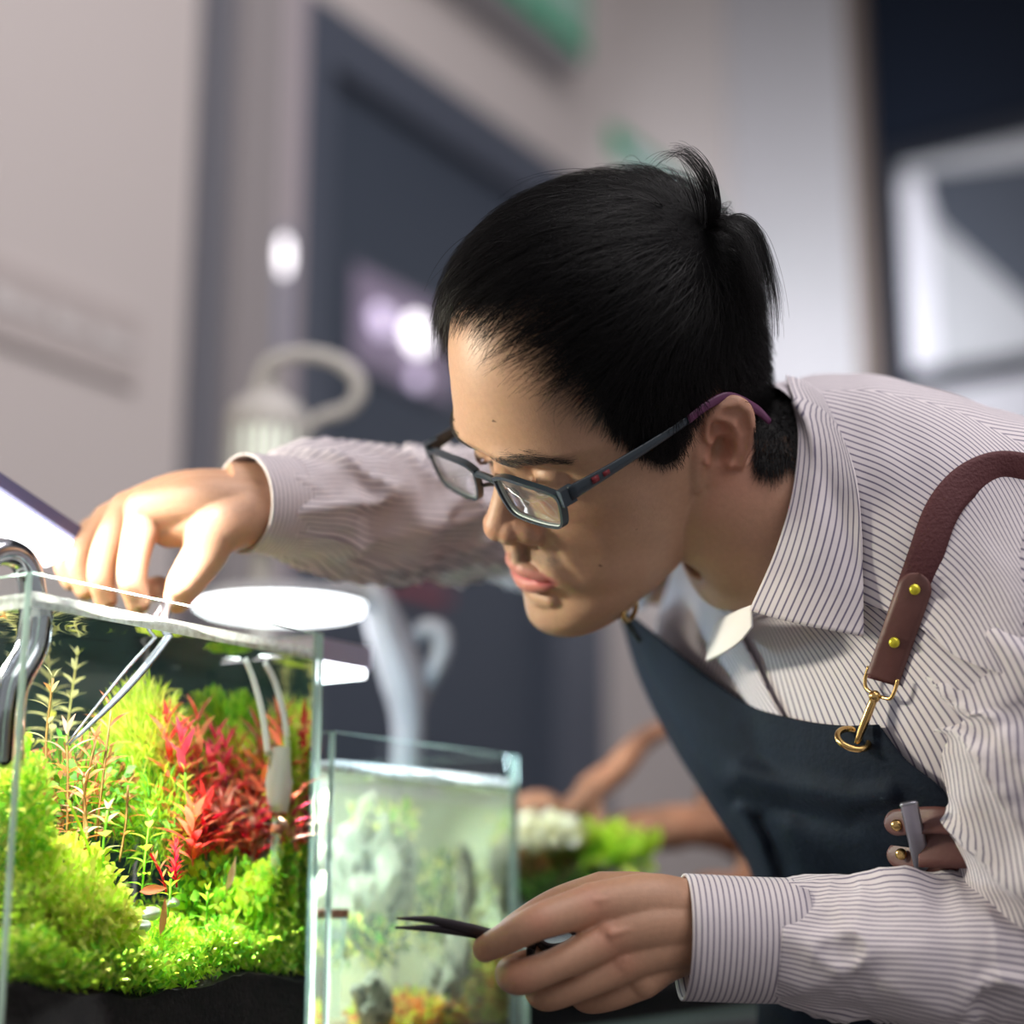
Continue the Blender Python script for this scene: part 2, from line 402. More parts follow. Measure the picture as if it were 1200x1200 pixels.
# slanted dark blind behind the pane edge
a_, b_ = onX(1085, 215, XR-.014), onX(1230, 360, XR-.014); 
v = [onX(1080, 205, XR-.012), onX(1260, 185, XR-.012), onX(1260, 405, XR-.012), onX(1100, 262, XR-.012)]
v2 = [p+Vector((-.006, 0, 0)) for p in v]
MB().add(v+v2, [(0, 1, 2, 3), (7, 6, 5, 4), (0, 4, 5, 1), (1, 5, 6, 2), (2, 6, 7, 3), (3, 7, 4, 0)]).obj('slanted_blind', mat('blind_slate', (62, 68, 80), .6), W2, smooth=False)
lp = onX(1066, 452, XR)
struct(MB().box((XR-.012, ry(1066, 470), .9), (XR+.001, -1.0, gz0-.052)).obj('trim_6', mat('lower_panel', (178, 178, 186), .5), smooth=False))
struct(MB().box((-1.6, -2.2, -.1), (XR+.4, WY+.1, 0)).obj('floor', mat('floor_grey', (120, 116, 114), .6, var=.1, bscale=20), smooth=False))

# ------------------------------------------------------------------ tanks
M_glass = pane_mat('tank_glass', (.97, .99, .98), 1.45)
M_edge = mat('glass_edge', (176, 200, 192), .2, trans=.5)
M_water = pane_mat('water_surface', (.97, .99, .99), 1.33, rough=.02, tir=True)
M_wface = bpy.data.materials.new('water_face'); M_wface.use_nodes = True; _n = M_wface.node_tree; _n.nodes.clear()
_o = _n.nodes.new('ShaderNodeOutputMaterial'); _r = _n.nodes.new('ShaderNodeBsdfRefraction'); _r.inputs['IOR'].default_value = 1.33; _r.inputs['Roughness'].default_value = 0
_r.inputs['Color'].default_value = (.97, .99, .98, 1); _n.links.new(_r.outputs[0], _o.inputs['Surface'])
M_line = pane_mat('waterline_glow', (1, 1, 1), 1.33, milk=.66, patchy=True, milkcol=(.95, .97, 1))  # milky strip imitating lamp light scattered below the rim
C1 = P(38, 670, .91); L1, D1, H1 = .25, .25, .27
YF = C1.y
def wave(x, y): return .0012*math.sin(x*70+y*35)+.001*math.sin(y*90-x*40)
TANKZ = C1.z-H1
def tank(c, L, D, H, wl, label, edge=.0042):
    """c: top front left outer corner"""
    x, y, z = c; b = z-H; e = .0006
    t = thing('glass_tank', label, 'fish tank', (x+L/2, y+D/2, b))
    for nm, A, B in (('front_pane', (x, y, b), (x+L, y+edge, z)), ('back_pane', (x, y+D-edge, b), (x+L, y+D, z)),
                     ('left_pane', (x, y+edge+e, b), (x+edge, y+D-edge-e, z)), ('right_pane', (x+L-edge, y+edge+e, b), (x+L, y+D-edge-e, z))):
        m = MB(); m.box(A, B)
        dx, dy = B[0]-A[0], B[1]-A[1]
        for i, q in enumerate(m.f):   # narrow faces get the green edge glass
            vs = [Vector(m.v[k]) for k in q]; nn = (vs[1]-vs[0]).cross(vs[2]-vs[0]).normalized()
            big = abs(nn.y) > .5 if dx > dy else abs(nn.x) > .5
            m.mi[i] = 0 if big else 1
        m.obj(nm, [M_glass, M_edge], t, smooth=False)
    MB().box((x, y, b-.006), (x+L, y+D, b-.0002)).obj('base_pane', M_edge, t, smooth=False)
    # water: a slightly rippled surface
    n = 24; G = []
    for i in range(n+1):
        G.append([Vector((x+edge+(L-2*edge)*j/n, y+edge+(D-2*edge)*i/n, z-wl+wave(j/n*L, i/n*D))) for j in range(n+1)])
    MB().grid(G).obj('water', M_water, t)
    zt = z-wl
    MB().add([(x+edge, y+edge+.0002, b+.0004), (x+L-edge, y+edge+.0002, b+.0004), (x+L-edge, y+edge+.0002, zt), (x+edge, y+edge+.0002, zt)], [(0, 1, 2, 3)]).obj('water_face', M_wface, t, smooth=False)
    MB().add([(x+L-edge-.0002, y+edge, b+.0004), (x+L-edge-.0002, y+D-edge, b+.0004), (x+L-edge-.0002, y+D-edge, zt), (x+L-edge-.0002, y+edge, zt)], [(0, 1, 2, 3)]).obj('water_side', M_water, t, smooth=False)
    MB().box((x+edge, y+edge+.0003, zt-.0035), (x+L-edge, y+edge+.0012, zt+.0045)).box((x+edge+.0003, y+edge+.002, zt-.004), (x+edge+.0012, y+D-edge, zt+.004)).obj('waterline_glow_strip', M_line, t, smooth=False)
    return t
T1 = tank(C1, L1, D1, H1, .014, 'large planted glass tank full of red and green plants in front left')
C2 = onY(393, 857, YF); L2 = onY(607, 890, YF).x-C2.x; D2 = .2
T2 = tank(C2, L2, D2, C2.z-TANKZ, .022, 'smaller hazy glass tank with pitted rocks beside the planted tank')
def refr(px, py, t, xmax):
    """point seen at a pixel through the front glass, t behind it, with the bending of the water"""
    p0 = onY(px, py, YF+.0045); d = ray(px, py).normalized(); k = 1/1.33; c = d.y
    cy = math.sqrt(1-k*k*(1-c*c)); q = Vector((d.x*k, cy, d.z*k))
    t = max(t-.005, .001)
    if q.x > 0: t = min(t, max(.004, (xmax-p0.x)/q.x*q.y*.96))
    return p0+q*(t/q.y)
def I1(px, py, t=0): return refr(px, py, t, C1.x+L1-.012)
# counter under the tanks
TT = TANKZ-.0065
ct = thing('counter', 'dark counter carrying the row of glass tanks', 'table', (.9, YF+.2, 0))
MB().box((C1.x-.3, YF-.08, TT-.04), (XR-.2, YF+.5, TT)).obj('top', mat('counter_dark', (42, 40, 44), .5), ct, smooth=False)
MB().box((C1.x-.25, YF-.02, 0), (XR-.25, YF+.45, TT-.041)).obj('cabinet', mat('counter_body', (58, 56, 60), .6), ct, smooth=False)
# ------------------------------------------------------------------ lamps
M_led = mat('led_panel', (248, 252, 255), emit=6)
M_lampw = mat('lamp_white', (126, 125, 131), .55)
M_lampd = mat('lamp_purple_grey', (88, 84, 116), .35, metal=.4)
# bar lamp over the planted tank
a, b = P(-230, 440, 1.02), P(80, 645, 1.12)
ax = (b-a)/2; side = Vector((0, 1, 0)); side = (side-ax.normalized()*side.dot(ax.normalized())).normalized(); nz = ax.normalized().cross(side).normalized()
if nz.z < 0: nz = -nz
lm = thing('bar_lamp', 'slim purple grey light bar glowing over the planted tank', 'lamp', (a+b)/2)
MB().obox((a+b)/2+nz*.004, ax, side*.020, nz*.0045).obj('housing', M_lampd, lm, smooth=False)
MB().obox((a+b)/2-nz*.006, ax*.97, side*.017, nz*.004).obj('diffuser', M_led, lm, smooth=False)
area('bar_lamp_and_fill_light', (C1.x-.08, YF+.24, C1.z+.13), (C1.x+.19, YF-.05, C1.z-.03), .16, .06, 5.6, (1, .95, .76), lm)
area('bar_lamp_and_fill_light', (C1.x-.03, YF+.0, C1.z+.26), (C1.x+.145, YF+.07, C1.z-.16), .12, .06, 5.8, (1, 1, .94), lm, .55)  # extra fill added off-frame to brighten the planted tank, has no fixture
# round lamp
c = P(330, 704, 1.5)
rl = thing('round_desk_lamp', 'round flat white lamp glowing beyond the tanks', 'lamp', c)
MB().lathe([(0, .012), (.03, .012), (.066, .006), (.076, -.002), (.076, -.006), (.072, -.006)], c, (0, 0, 1), 40).obj('shade', M_lampw, rl)
MB().lathe([(0, -.009), (.07, -.009), (.075, -.006), (.0752, -.004)], c, (0, 0, 1), 40).obj('diffuser', M_led, rl)
area('round_lamp_light', c-Vector((0, 0, .012)), c-Vector((0, 0, 1)), .12, .12, .8, (.9, .96, 1), rl)
D_ = 1.5
def PT(l, d=None): return [P(q[0], q[1], q[2] if len(q) > 2 else (d or D_)) for q in l]
MB().tube(PT([(385, 690), (420, 688), (440, 705), (452, 745), (470, 800), (478, 850), (474, 930), (474, 1010, 1.5)]), [.008, .011, .015, .016, .017, .014, .013, .013], 14, 6).obj('arm', M_lampw, rl)
MB().tube(PT([(442, 690, 1.52), (462, 735, 1.52), (482, 790, 1.51), (482, 840)]), [.008, .011, .011, .01], 12, 5).obj('brace', M_lampw, rl)
MB().tube(PT([(483, 748, 1.52), (500, 736, 1.52), (516, 742, 1.52), (518, 762, 1.52), (508, 785, 1.52), (492, 812, 1.52), (482, 840)]), [.008, .009, .0095, .0095, .0095, .0095, .009], 12, 6).obj('hook_loop', M_lampw, rl)
bs = P(474, 1010, 1.5)
MB().lathe([(0, 0), (.05, 0), (.05, .012), (.02, .02), (.013, bs.z-TT)], (bs.x, bs.y, TT+.0005), (0, 0, 1), 24).obj('base', M_lampw, rl)
# flat panel lamp over the second tank
a = onY(322, 763, YF+.06)
R_ = onY(435, 792, YF+.03)
pl = thing('panel_lamp', 'flat lavender panel lamp seen past the right edge of the planted tank', 'lamp', (C2.x+.05, YF+.14, R_.z))
xq, yq, zq = R_.x, YF+.03, R_.z
MB().box((xq-.065, yq, zq+.004), (xq, yq+.19, zq+.02)).obj('housing', mat('lamp_lavender', (196, 188, 214), .35), pl, smooth=False)
MB().box((xq-.063, yq+.002, zq-.002), (xq-.004, yq+.188, zq+.0042)).obj('diffuser', M_led, pl, smooth=False)
MB().box((xq-.06, yq+.1895, C2.z-.06), (xq-.045, yq+.2, zq+.02)).obj('bracket', M_lampd, pl, smooth=False)
area('panel_lamp_light', (xq-.03, YF+.10, zq-.005), (xq+.25, YF+.06, zq-.26), .05, .1, 3.0, (.60, .86, 1), pl)
area('panel_lamp_light', (xq-.02, YF+.11, zq-.006), (C2.x+.17, YF+.06, C2.z-.14), .05, .1, 2.0, (1, 1, .86), pl, 1.7)
# slotted lantern lamp with a curved handle
M_lan = mat('lantern_white', (178, 174, 172), .5); M_lang = mat('lantern_glow', (238, 246, 232), emit=.62)
d = 1.75; c = P(312, 535, d); k_ = d/FPX; upv = Vector((0, 0, 1))
ln = thing('lantern_lamp', 'white slotted lantern lamp with curved handle behind the far wrist', 'lamp', c)
MB().lathe([(.0, .118), (.012, .116), (.015, .105), (.018, .088), (.026, .082), (.036, .074), (.043, .064), (.043, .048), (.040, .044)], c-upv*.02, (0, 0, 1), 32).obj('cap', M_lan, ln)
MB().lathe([(.035, .055), (.036, -.06)], c-upv*.02, (0, 0, 1), 28).obj('glowing_core', M_lang, ln)
rb = MB().box((-.003, -.002, -.06), (.003, .002, .054)).mesh('slat', M_lan, False)
for i in range(20):
    q = 2*PI*i/20
    put('slat', rb, ln, Matrix.Translation(c-upv*.02+Vector((math.cos(q)*.041, math.sin(q)*.041, 0))) @ Matrix.Rotation(q+PI/2, 4, 'Z'))
MB().lathe([(.036, -.06), (.044, -.06), (.044, -.068), (.0, -.068)], c-upv*.02, (0, 0, 1), 28).obj('base_ring', M_lan, ln)
MB().tube(PT([(302, 470), (303, 448), (318, 424), (352, 415), (390, 421), (416, 440), (420, 462), (405, 480), (378, 488), (362, 500), (355, 516)], d), [.006, .0075, .0078, .0078, .0078, .008, .008, .0075, .007, .006, .006], 12, 5).obj('handle', M_lan, ln)
pt = P(312, 560, d)
MB().tube([c-upv*.088, Vector((c.x, c.y, TT+.02))], .012, 14).obj('post', M_lan, ln)
MB().lathe([(0, 0), (.055, 0), (.055, .012), (.014, .022)], (c.x, c.y, TT+.0005), (0, 0, 1), 24).obj('foot', M_lan, ln)
# steel pipe hooked over the left rim
M_chrome = mat('chrome', (200, 202, 212), .12, metal=1)
zz = C1.z
def pt3(px, py, t): return onY(px, py, YF+t)
cx_ = C1.x
pts = [Vector((cx_-.02, YF+.05, zz-.12)), Vector((cx_-.02, YF+.05, zz-.03)), Vector((cx_-.019, YF+.05, zz+.002)), Vector((cx_-.006, YF+.05, zz+.013)), Vector((cx_+.010, YF+.05, zz+.011)), Vector((cx_+.019, YF+.05, zz-.006)), Vector((cx_+.018, YF+.05, zz-.035)), Vector((cx_+.006, YF+.052, zz-.062)), Vector((cx_+.012, YF+.06, zz-.10))]
pts = [p+Vector((.004, -.026, 0)) for p in pts]
tag(MB().tube(pts, .0075, 14, 8).obj('steel_pipe', M_chrome), 'polished steel filter pipe hooked over the left rim of the planted tank', 'pipe')
# tweezers held in the tank
M_tw = mat('tweezer_steel', (196, 200, 216), .2, metal=1)
tw = thing('tweezers', 'long steel tweezers reaching down into the planted tank', 'tweezers', P(178, 735, 1.05))
tA = P(196, 700, 1.065); 
for k, (q, r0, r1) in enumerate((([tA, P(168, 738, 1.045), P(110, 795, 1.025), P(38, 876, 1.0)], .0022, .0012), ([tA+Vector((.001, 0, 0)), P(184, 742, 1.035), P(126, 806, 1.015), P(44, 876, .996)], .0032, .0012))):
    MB().tube(q, [(r0, r0*.5), (r0*1.1, r0*.5), (r0, r0*.5), (r1, r1*.6)], 10, 6).obj('arm', M_tw, tw)
# ------------------------------------------------------------------ driftwood, low tank behind the hand
M_wood = mat('driftwood', (152, 106, 80), .8, var=.4, bscale=70, bump=.6)
def woodnoise(seed, amp=.40):
    return lambda L, a, t: amp*noise.noise(Vector((math.cos(a)*1.3, math.sin(a)*1.3+seed, L*22)))+.12*noise.noise(Vector((math.cos(a)*4, math.sin(a)*4, L*60+seed)))
dw = thing('driftwood', 'branching reddish driftwood standing in the low tank behind the hand', 'driftwood', P(760, 1060, 1.6))
dwl = [('branch', [(598, 948, 1.5), (640, 952, 1.5), (668, 948, 1.5), (690, 930, 1.52), (715, 908, 1.54), (740, 880, 1.56), (775, 858, 1.6), (830, 846, 1.65)], [.008, .0085, .011, .0125, .0115, .011, .009, .008]),
       ('trunk', [(690, 985, 1.52), (730, 978, 1.54), (780, 970, 1.56), (830, 968, 1.6), (870, 980, 1.62), (900, 985, 1.64), (960, 975, 1.7)], [.016, .018, .02, .019, .021, .017, .012]),
       ('branch', [(655, 1000, 1.5), (672, 975, 1.5), (690, 940, 1.51), (712, 912, 1.53)], [.009, .008, .008, .006]),
       ('branch', [(704, 1010, 1.5), (700, 975, 1.5), (696, 945, 1.51), (694, 925, 1.52)], [.01, .009, .0075, .006]),
       ('branch', [(840, 965, 1.62), (836, 935, 1.64), (842, 905, 1.66), (870, 885, 1.7)], [.013, .015, .012, .008]),
       ('branch', [(870, 985, 1.62), (880, 1010, 1.6), (862, 1040, 1.58), (820, 1042, 1.56), (780, 1090, 1.55)], [.018, .014, .012, .011, .009]),
       ('branch', [(598, 952, 1.5), (622, 945, 1.49), (645, 944, 1.49), (655, 960, 1.49)], [.010, .0125, .010, .006])]
for i, (nm, pth, rr) in enumerate(dwl):
    MB().tube(PT(pth), rr, 14, 6, disp=woodnoise(i*3.1)).obj(nm, M_wood, dw)
c3 = onY(618, 1062, YF+.02); r3 = onY(905, 1075, YF+.02)
T3 = tank((c3.x, YF+.02, c3.z), r3.x-c3.x, .24, c3.z-TANKZ, .03, 'low dark glass tank of moss and driftwood behind the hand')
M_soil = mat('aqua_soil', (30, 24, 24), .9, var=.4, bscale=300, bump=1.0)
MB().box((c3.x+.006, YF+.026, TANKZ+.0005), (r3.x-.006, YF+.253, c3.z-.035)).obj('soil', M_soil, T3, smooth=False)
# ------------------------------------------------------------------ aquascape
def leafmesh(name, m, w_=.3, curl=.25, n=6, fold=.12, tip=1.4):
    """unit leaf along +X, upper side +Z"""
    G = []
    for i in range(n+1):
        t = i/n; wd = w_*(math.sin(PI*min(1, t**.8))**.9*(1-.3*t))*.5 if 0 < t < 1 else .004
        z = -curl*t*t+.18*t
        G.append([Vector((t, s*wd, z+fold*abs(s)*wd*2)) for s in (-1, 0, 1)])
    return MB().grid(G).mesh(name, m)
def lm_(name, rgb, tr=.5): return mat(name, rgb, .45, trans=tr, var=.18, bscale=200)
LC = {'lime': lm_('leaf_lime', (196, 228, 70)), 'green': lm_('leaf_green', (136, 200, 60)), 'yellow': lm_('leaf_yellow', (234, 234, 120)),
      'red': lm_('leaf_red', (196, 58, 56)), 'pink': lm_('leaf_pink', (224, 84, 112)), 'coral': lm_('leaf_coral', (212, 118, 90)), 'brown': lm_('leaf_brown', (166, 110, 74)), 'cream': lm_('leaf_cream', (236, 234, 214)), 'moss': lm_('leaf_moss', (52, 66, 36), .2), 'stalk': lm_('leaf_stalk', (140, 110, 60)),
      'orange': lm_('leaf_orange', (206, 128, 62)), 'pale': lm_('leaf_pale', (232, 228, 176)), 'rose': lm_('leaf_rose', (230, 184, 170)), 'dgreen': lm_('leaf_dark_green', (86, 142, 54)), 'crimson': lm_('leaf_crimson', (196, 22, 52))}
LM = {}
def leaf(colr, shape):
    k = (colr, shape)
    if k not in LM:
        ws = {'oval': (.42, .3), 'lance': (.24, .35), 'round': (.7, .25), 'needle': (.1, .2)}[shape]
        LM[k] = leafmesh('leaf', LC[colr], *ws)
    return LM[k]
def stem_plant(base, top, cols, shape, size, pairs, label, name='stem_plant', group=None, cat='plant', droop=.0, whorl=2, stemcol='green', grow=.6, spread=1.0):
    base, top = Vector(base), Vector(top); ax = top-base
    t_ = thing(name, label, cat, base, group)
    mid = (base+top)/2+Vector((random.uniform(-1, 1), random.uniform(-1, 1), 0))*ax.length*.06
    path = crv([base, mid, top], 6)
    MB().tube(path, [.0009]*len(path), 6).obj('stem', LC[stemcol], t_)
    for i in range(pairs):
        t = .12+.88*i/(pairs-1); p = path[min(int(t*(len(path)-1)), len(path)-1)]
        p = base.lerp(mid, t*2) if t < .5 else mid.lerp(top, t*2-1)
        a0 = i*(PI/2 if whorl == 2 else .6)+random.uniform(-.3, .3)
        for k in range(whorl):
            a = a0+2*PI*k/whorl+random.uniform(-.2, .2)
            up = (.15+.85*t**3)*(1 if t < .99 else 1.4)-droop+random.uniform(-.12, .12)
            s_ = size*(grow+(1-grow)*math.sin(PI*min(t*.9+.1, 1)))*random.uniform(.85, 1.15)*(spread if t < .9 else .85)
            d = Vector((math.cos(a), math.sin(a), up)).normalized()
            y = Vector((0, 0, 1)).cross(d).normalized(); z = d.cross(y)
            R = Matrix((d, y, z)).transposed()
            c_ = cols[min(int(t*len(cols)), len(cols)-1)] if random.random() < .75 else random.choice(cols)
            put('leaf', leaf(c_, shape), t_, Matrix.Translation(p+d*.001) @ R.to_4x4() @ Matrix.Diagonal((s_, s_, s_, 1)))
    return t_
def clamp1(p, r=0):
    return Vector((min(max(p.x, C1.x+.012+r), C1.x+L1-.012-r), min(max(p.y, YF+.012+r), YF+D1-.012-r), min(p.z, C1.z-.018)))
MB().box((C1.x+.006, YF+D1-.0064, TANKZ+.001), (C1.x+L1-.006, YF+D1-.0054, C1.z-.004)).obj('background_film', mat('teal_film', (30, 60, 64), .6), T1, smooth=False)
MB().box((C2.x+.006, YF+D2-.0064, TANKZ+.013), (C2.x+L2-.006, YF+D2-.0054, C2.z-.026)).obj('background_film', mat('pale_film', (190, 200, 150), .7), T2, smooth=False)
# soil bed
sz0 = I1(200, 1158, 0).z
def soilz(x, y):
    u, v_ = (x-C1.x)/L1, (y-YF)/D1
    return sz0+.004*math.sin(u*9+1)+.005*noise.noise(Vector((u*7, v_*7, 0)))+.045*sm(v_, .08, .85)
n = 40; G = [[Vector((C1.x+.0055+(L1-.011)*j/n, YF+.0055+(D1-.011)*i/n, 0)) for j in range(n+1)] for i in range(n+1)]
for r in G:
    for p in r: p.z = float(soilz(p.x, p.y))+.0015*noise.noise(p*400)
m_ = MB().grid(G); k0 = len(m_.v)
fr = [G[0][j] for j in range(n+1)]; m_.grid([[Vector((p.x, p.y, TANKZ+.0003)) for p in fr], fr])
lf = [G[i][0] for i in range(n+1)]; m_.grid([lf, [Vector((p.x, p.y, TANKZ+.0003)) for p in lf]])
so = m_.obj('soil', M_soil, T1)
tk = so
# carpets and cushions nobody could count
def tuft_cloud(name, pts_dirs, cols, mats_, label, cat, parent=None, stuff=True):
    m = MB()
    for (p, d, s_, w_, ci) in pts_dirs:
        d = Vector(d).normalized(); y = d.cross(Vector((random.uniform(-1, 1), random.uniform(-1, 1), .3))).normalized()*w_*s_
        q1 = p+d*s_*.55+Vector((0, 0, .06*s_)); q2 = p+d*s_-Vector((0, 0, .1*s_))
        m.add([p, q1-y, q1+y, q2], [(0, 1, 2), (1, 3, 2)], None, ci)
    o = m.obj(name, mats_, parent); tag(o, label, cat, None, 'stuff'); return o
pd = []
for i in range(15000):
    x = C1.x+.008+random.random()*(L1-.016); y = YF+.007+abs(random.gauss(0, .05))
    if y > YF+.2: continue
    z = float(soilz(x, y)); hh = .020+.014*noise.noise(Vector((x*30, y*30, 1)))+.006*random.random()
    u = (x-C1.x)/L1
    zz_ = z+random.random()**.6*hh
    a = random.random()*2*PI; upd = random.uniform(.2, 1.4)
    pd.append((Vector((x, y, zz_)), (math.cos(a), math.sin(a), upd), random.uniform(.005, .010), .16, random.choice((0, 0, 0, 1, 1, 2))))
tuft_cloud('carpet_plant', pd, None, [LC['lime'], LC['green'], LC['yellow']], 'bright green carpet plant covering the soil along the front glass', 'plant')
def cushion(px, py, rx, rz, t, n, cols, label, size=(.006, .011), wid=.22, name='moss_cushion', ry=None, needle=False, cat='moss'):
    c = clamp1(I1(px, py, t)); pd = []; sx = rx*(c-CAM).dot(FWD)/FPX; sz = rz*(c-CAM).dot(FWD)/FPX; ry = ry or sx
    for i in range(n):
        v_ = Vector(rng.normal(size=3)).normalized()*(random.random()**.45)
        if v_.z < -.75: continue
        p = c+Vector((v_.x*sx, v_.y*ry, v_.z*sz)); p = clamp1(p, .004)
        d = v_+Vector((0, 0, .5))+Vector(rng.normal(size=3))*.55
        pd.append((p, d, random.uniform(*size), wid, random.randrange(len(cols))))
    return tuft_cloud(name, pd, None, [LC[k] for k in cols], label, cat)
cushion(60, 1060, 90, 75, .06, 3200, ('lime', 'yellow', 'yellow', 'lime'), 'bright lime moss bank in the left front of the planted tank')
cushion(110, 1085, 60, 45, .035, 1500, ('lime', 'yellow', 'yellow'), 'low lime moss mound at the front left glass')
cushion(20, 960, 30, 90, .06, 1200, ('lime', 'yellow', 'green'), 'tall lime moss against the left glass', ry=.03)
cushion(300, 1065, 75, 42, .05, 1500, ('lime', 'green', 'yellow', 'lime'), 'round leaved green cushion in the right front of the planted tank', (.008, .013), .36)
cushion(255, 1045, 55, 40, .07, 1200, ('green', 'lime', 'dgreen'), 'mid green leafy cushion behind the front carpet', (.007, .012), .34)
cushion(345, 1035, 32, 40, .05, 900, ('lime', 'yellow', 'green'), 'lime leafy cushion against the right glass', (.006, .011), .34, ry=.03)
cushion(166, 900, 46, 86, .13, 5200, ('lime', 'yellow', 'lime', 'yellow'), 'feathery yellow green plant at the centre of the planted tank', (.012, .022), .045, name='feathery_plant', ry=.04, cat='plant')
cushion(182, 960, 36, 56, .10, 1400, ('green', 'lime', 'dgreen'), 'feathery green plant below the yellow green one', (.010, .018), .05, name='feathery_plant', ry=.035, cat='plant')
cushion(250, 855, 32, 42, .20, 1500, ('lime', 'green', 'lime'), 'soft green bush behind the red plants', (.006, .011), .15, name='leafy_bush', ry=.02, cat='plant')
cushion(275, 905, 40, 50, .20, 1200, ('lime', 'yellow', 'lime'), 'pale green bush directly behind the red leaves', (.006, .011), .15, name='leafy_bush', ry=.02, cat='plant')
cushion(352, 915, 20, 60, .05, 900, ('lime', 'yellow', 'lime'), 'tall lime bush in the back right corner of the tank', (.007, .012), .13, name='leafy_bush', ry=.03, cat='plant')
cushion(90, 930, 60, 60, .13, 900, ('green', 'dgreen', 'brown'), 'dark green undergrowth between the brown stems', (.008, .014), .22, name='undergrowth', ry=.05, cat='plant')
cushion(270, 965, 70, 45, .14, 1100, ('coral', 'brown', 'red', 'rose'), 'reddish undergrowth below the red plants', (.008, .014), .24, name='undergrowth', ry=.05, cat='plant')
def sp(px, py, px0, py0, t, cols, shape, size, pairs, label, **k):
    tp = clamp1(I1(px, py, t), .004); bs_ = clamp1(I1(px0, py0, t), .004); bs_.z = max(float(soilz(bs_.x, bs_.y))-.002, bs_.z)
    stem_plant(bs_, tp, cols, shape, size, pairs, label, **k)
# green stems
sp(217, 905, 214, 1010, .06, ('green', 'lime', 'lime', 'yellow'), 'oval', .013, 9, 'tall green stem with paired oval leaves before the red plants')
sp(126, 950, 122, 1040, .04, ('green', 'lime', 'yellow', 'pale'), 'oval', .016, 6, 'pale tipped green stem left of the dark gap')
sp(176, 958, 166, 1050, .045, ('dgreen', 'green', 'lime', 'yellow'), 'oval', .015, 7, 'yellow tipped green stem between the pale one and the tall one')
sp(200, 1030, 196, 1075, .03, ('green', 'lime'), 'oval', .011, 5, 'short green stem under the crimson spike')
sp(243, 1045, 240, 1110, .03, ('dgreen', 'green', 'lime'), 'oval', .014, 6, 'short bushy green stem right of the crimson spike')
sp(285, 1020, 282, 1090, .05, ('green', 'lime', 'yellow'), 'oval', .012, 6, 'green stem below the glass diffuser')
sp(330, 1010, 326, 1085, .05, ('green', 'lime', 'yellow'), 'oval', .011, 6, 'lime stem right of the glass diffuser')
sp(58, 945, 60, 1040, .06, ('lime', 'yellow'), 'oval', .014, 7, 'yellow green stem beside the left corner of the tank')
# brown and orange star stems
sp(130, 832, 112, 985, .08, ('green', 'orange', 'brown', 'coral'), 'lance', .028, 7, 'tall orange brown star stem with coral tip', stemcol='stalk')
sp(112, 868, 100, 1000, .075, ('orange', 'brown', 'brown'), 'lance', .028, 6, 'brown star stem right behind the tweezer tips', stemcol='stalk')
sp(98, 912, 104, 1010, .06, ('orange', 'rose', 'rose'), 'lance', .018, 5, 'rose tipped brown stem under the tall orange one', stemcol='stalk')
sp(78, 862, 78, 990, .09, ('brown', 'orange', 'rose'), 'lance', .028, 6, 'brown stem under the tweezer tips', stemcol='stalk')
sp(80, 938, 112, 1020, .04, ('brown', 'rose'), 'lance', .014, 3, 'bare leaning brown stem over the dark gap', stemcol='lime')
sp(150, 920, 140, 1010, .07, ('green', 'orange', 'brown'), 'lance', .016, 5, 'thin brown stem in front of the feathery plant', stemcol='stalk')
sp(62, 795, 60, 960, .12, ('orange', 'coral', 'pale', 'pale'), 'lance', .018, 9, 'pale pink stem high up by the left glass', stemcol='stalk')
sp(90, 770, 84, 960, .16, ('yellow', 'pale', 'pale'), 'oval', .016, 11, 'pale cream fern like stem behind the tweezers', stemcol='pale', whorl=4)
sp(58, 745, 56, 940, .2, ('yellow', 'pale', 'pale'), 'oval', .017, 11, 'pale cream stem at the back left corner', stemcol='pale', whorl=4)
# red plants
reds = [(195, 850, 205, 1000, 0.093, ('red', 'coral', 'red'), 'coral red plant left of the red clump'), (212, 872, 222, 1000, 0.081, ('coral', 'red', 'pink'), 'pink and coral plant beside the tall feathery plant'),
        (232, 848, 238, 1000, 0.087, ('coral', 'brown', 'brown'), 'bronze plant with the highest tip of the red clump'), (252, 870, 250, 1000, 0.087, ('brown', 'coral', 'pink'), 'bronze pink plant at the middle of the red clump'),
        (264, 880, 266, 1010, 0.081, ('red', 'pink', 'pink'), 'bright pink leaved plant in the red clump'), (280, 882, 280, 1010, 0.087, ('brown', 'coral', 'coral'), 'coral spear leaved plant right in the red clump'),
        (296, 900, 294, 1010, 0.081, ('rose', 'pale', 'coral'), 'pale rose plant left of the white diffuser'), (240, 945, 242, 1010, 0.062, ('red', 'crimson', 'red'), 'deep red plant low in front of the red clump'),
        (262, 950, 262, 1015, 0.062, ('coral', 'brown', 'rose'), 'rosy brown plant low in the red clump'), (303, 930, 300, 1020, 0.068, ('crimson', 'pink', 'coral'), 'crimson plant behind the diffuser stem'),
        (332, 850, 334, 960, 0.124, ('coral', 'red', 'coral'), 'coral plant behind the white diffuser tubes'), (362, 935, 360, 1000, 0.074, ('rose', 'pink', 'coral'), 'pink plant against the right glass'),
        (305, 858, 308, 960, 0.130, ('coral', 'orange', 'brown'), 'orange brown plant far behind the diffuser tubes'), (225, 960, 226, 1015, 0.056, ('red', 'coral'), 'scarlet plant beside the tall green stem')]
for (a, b, c_, d, t, cs, lb) in reds:
    sp(a, b, c_, d, t, cs, 'lance', .030, 7, lb, name='red_plant', whorl=4, stemcol='coral', grow=.8, droop=-.35)
sp(206, 990, 207, 1040, .035, ('crimson', 'crimson', 'red'), 'lance', .011, 9, 'small crimson spike plant low at the front of the tank', name='red_plant', whorl=4, stemcol='crimson', droop=-.5)
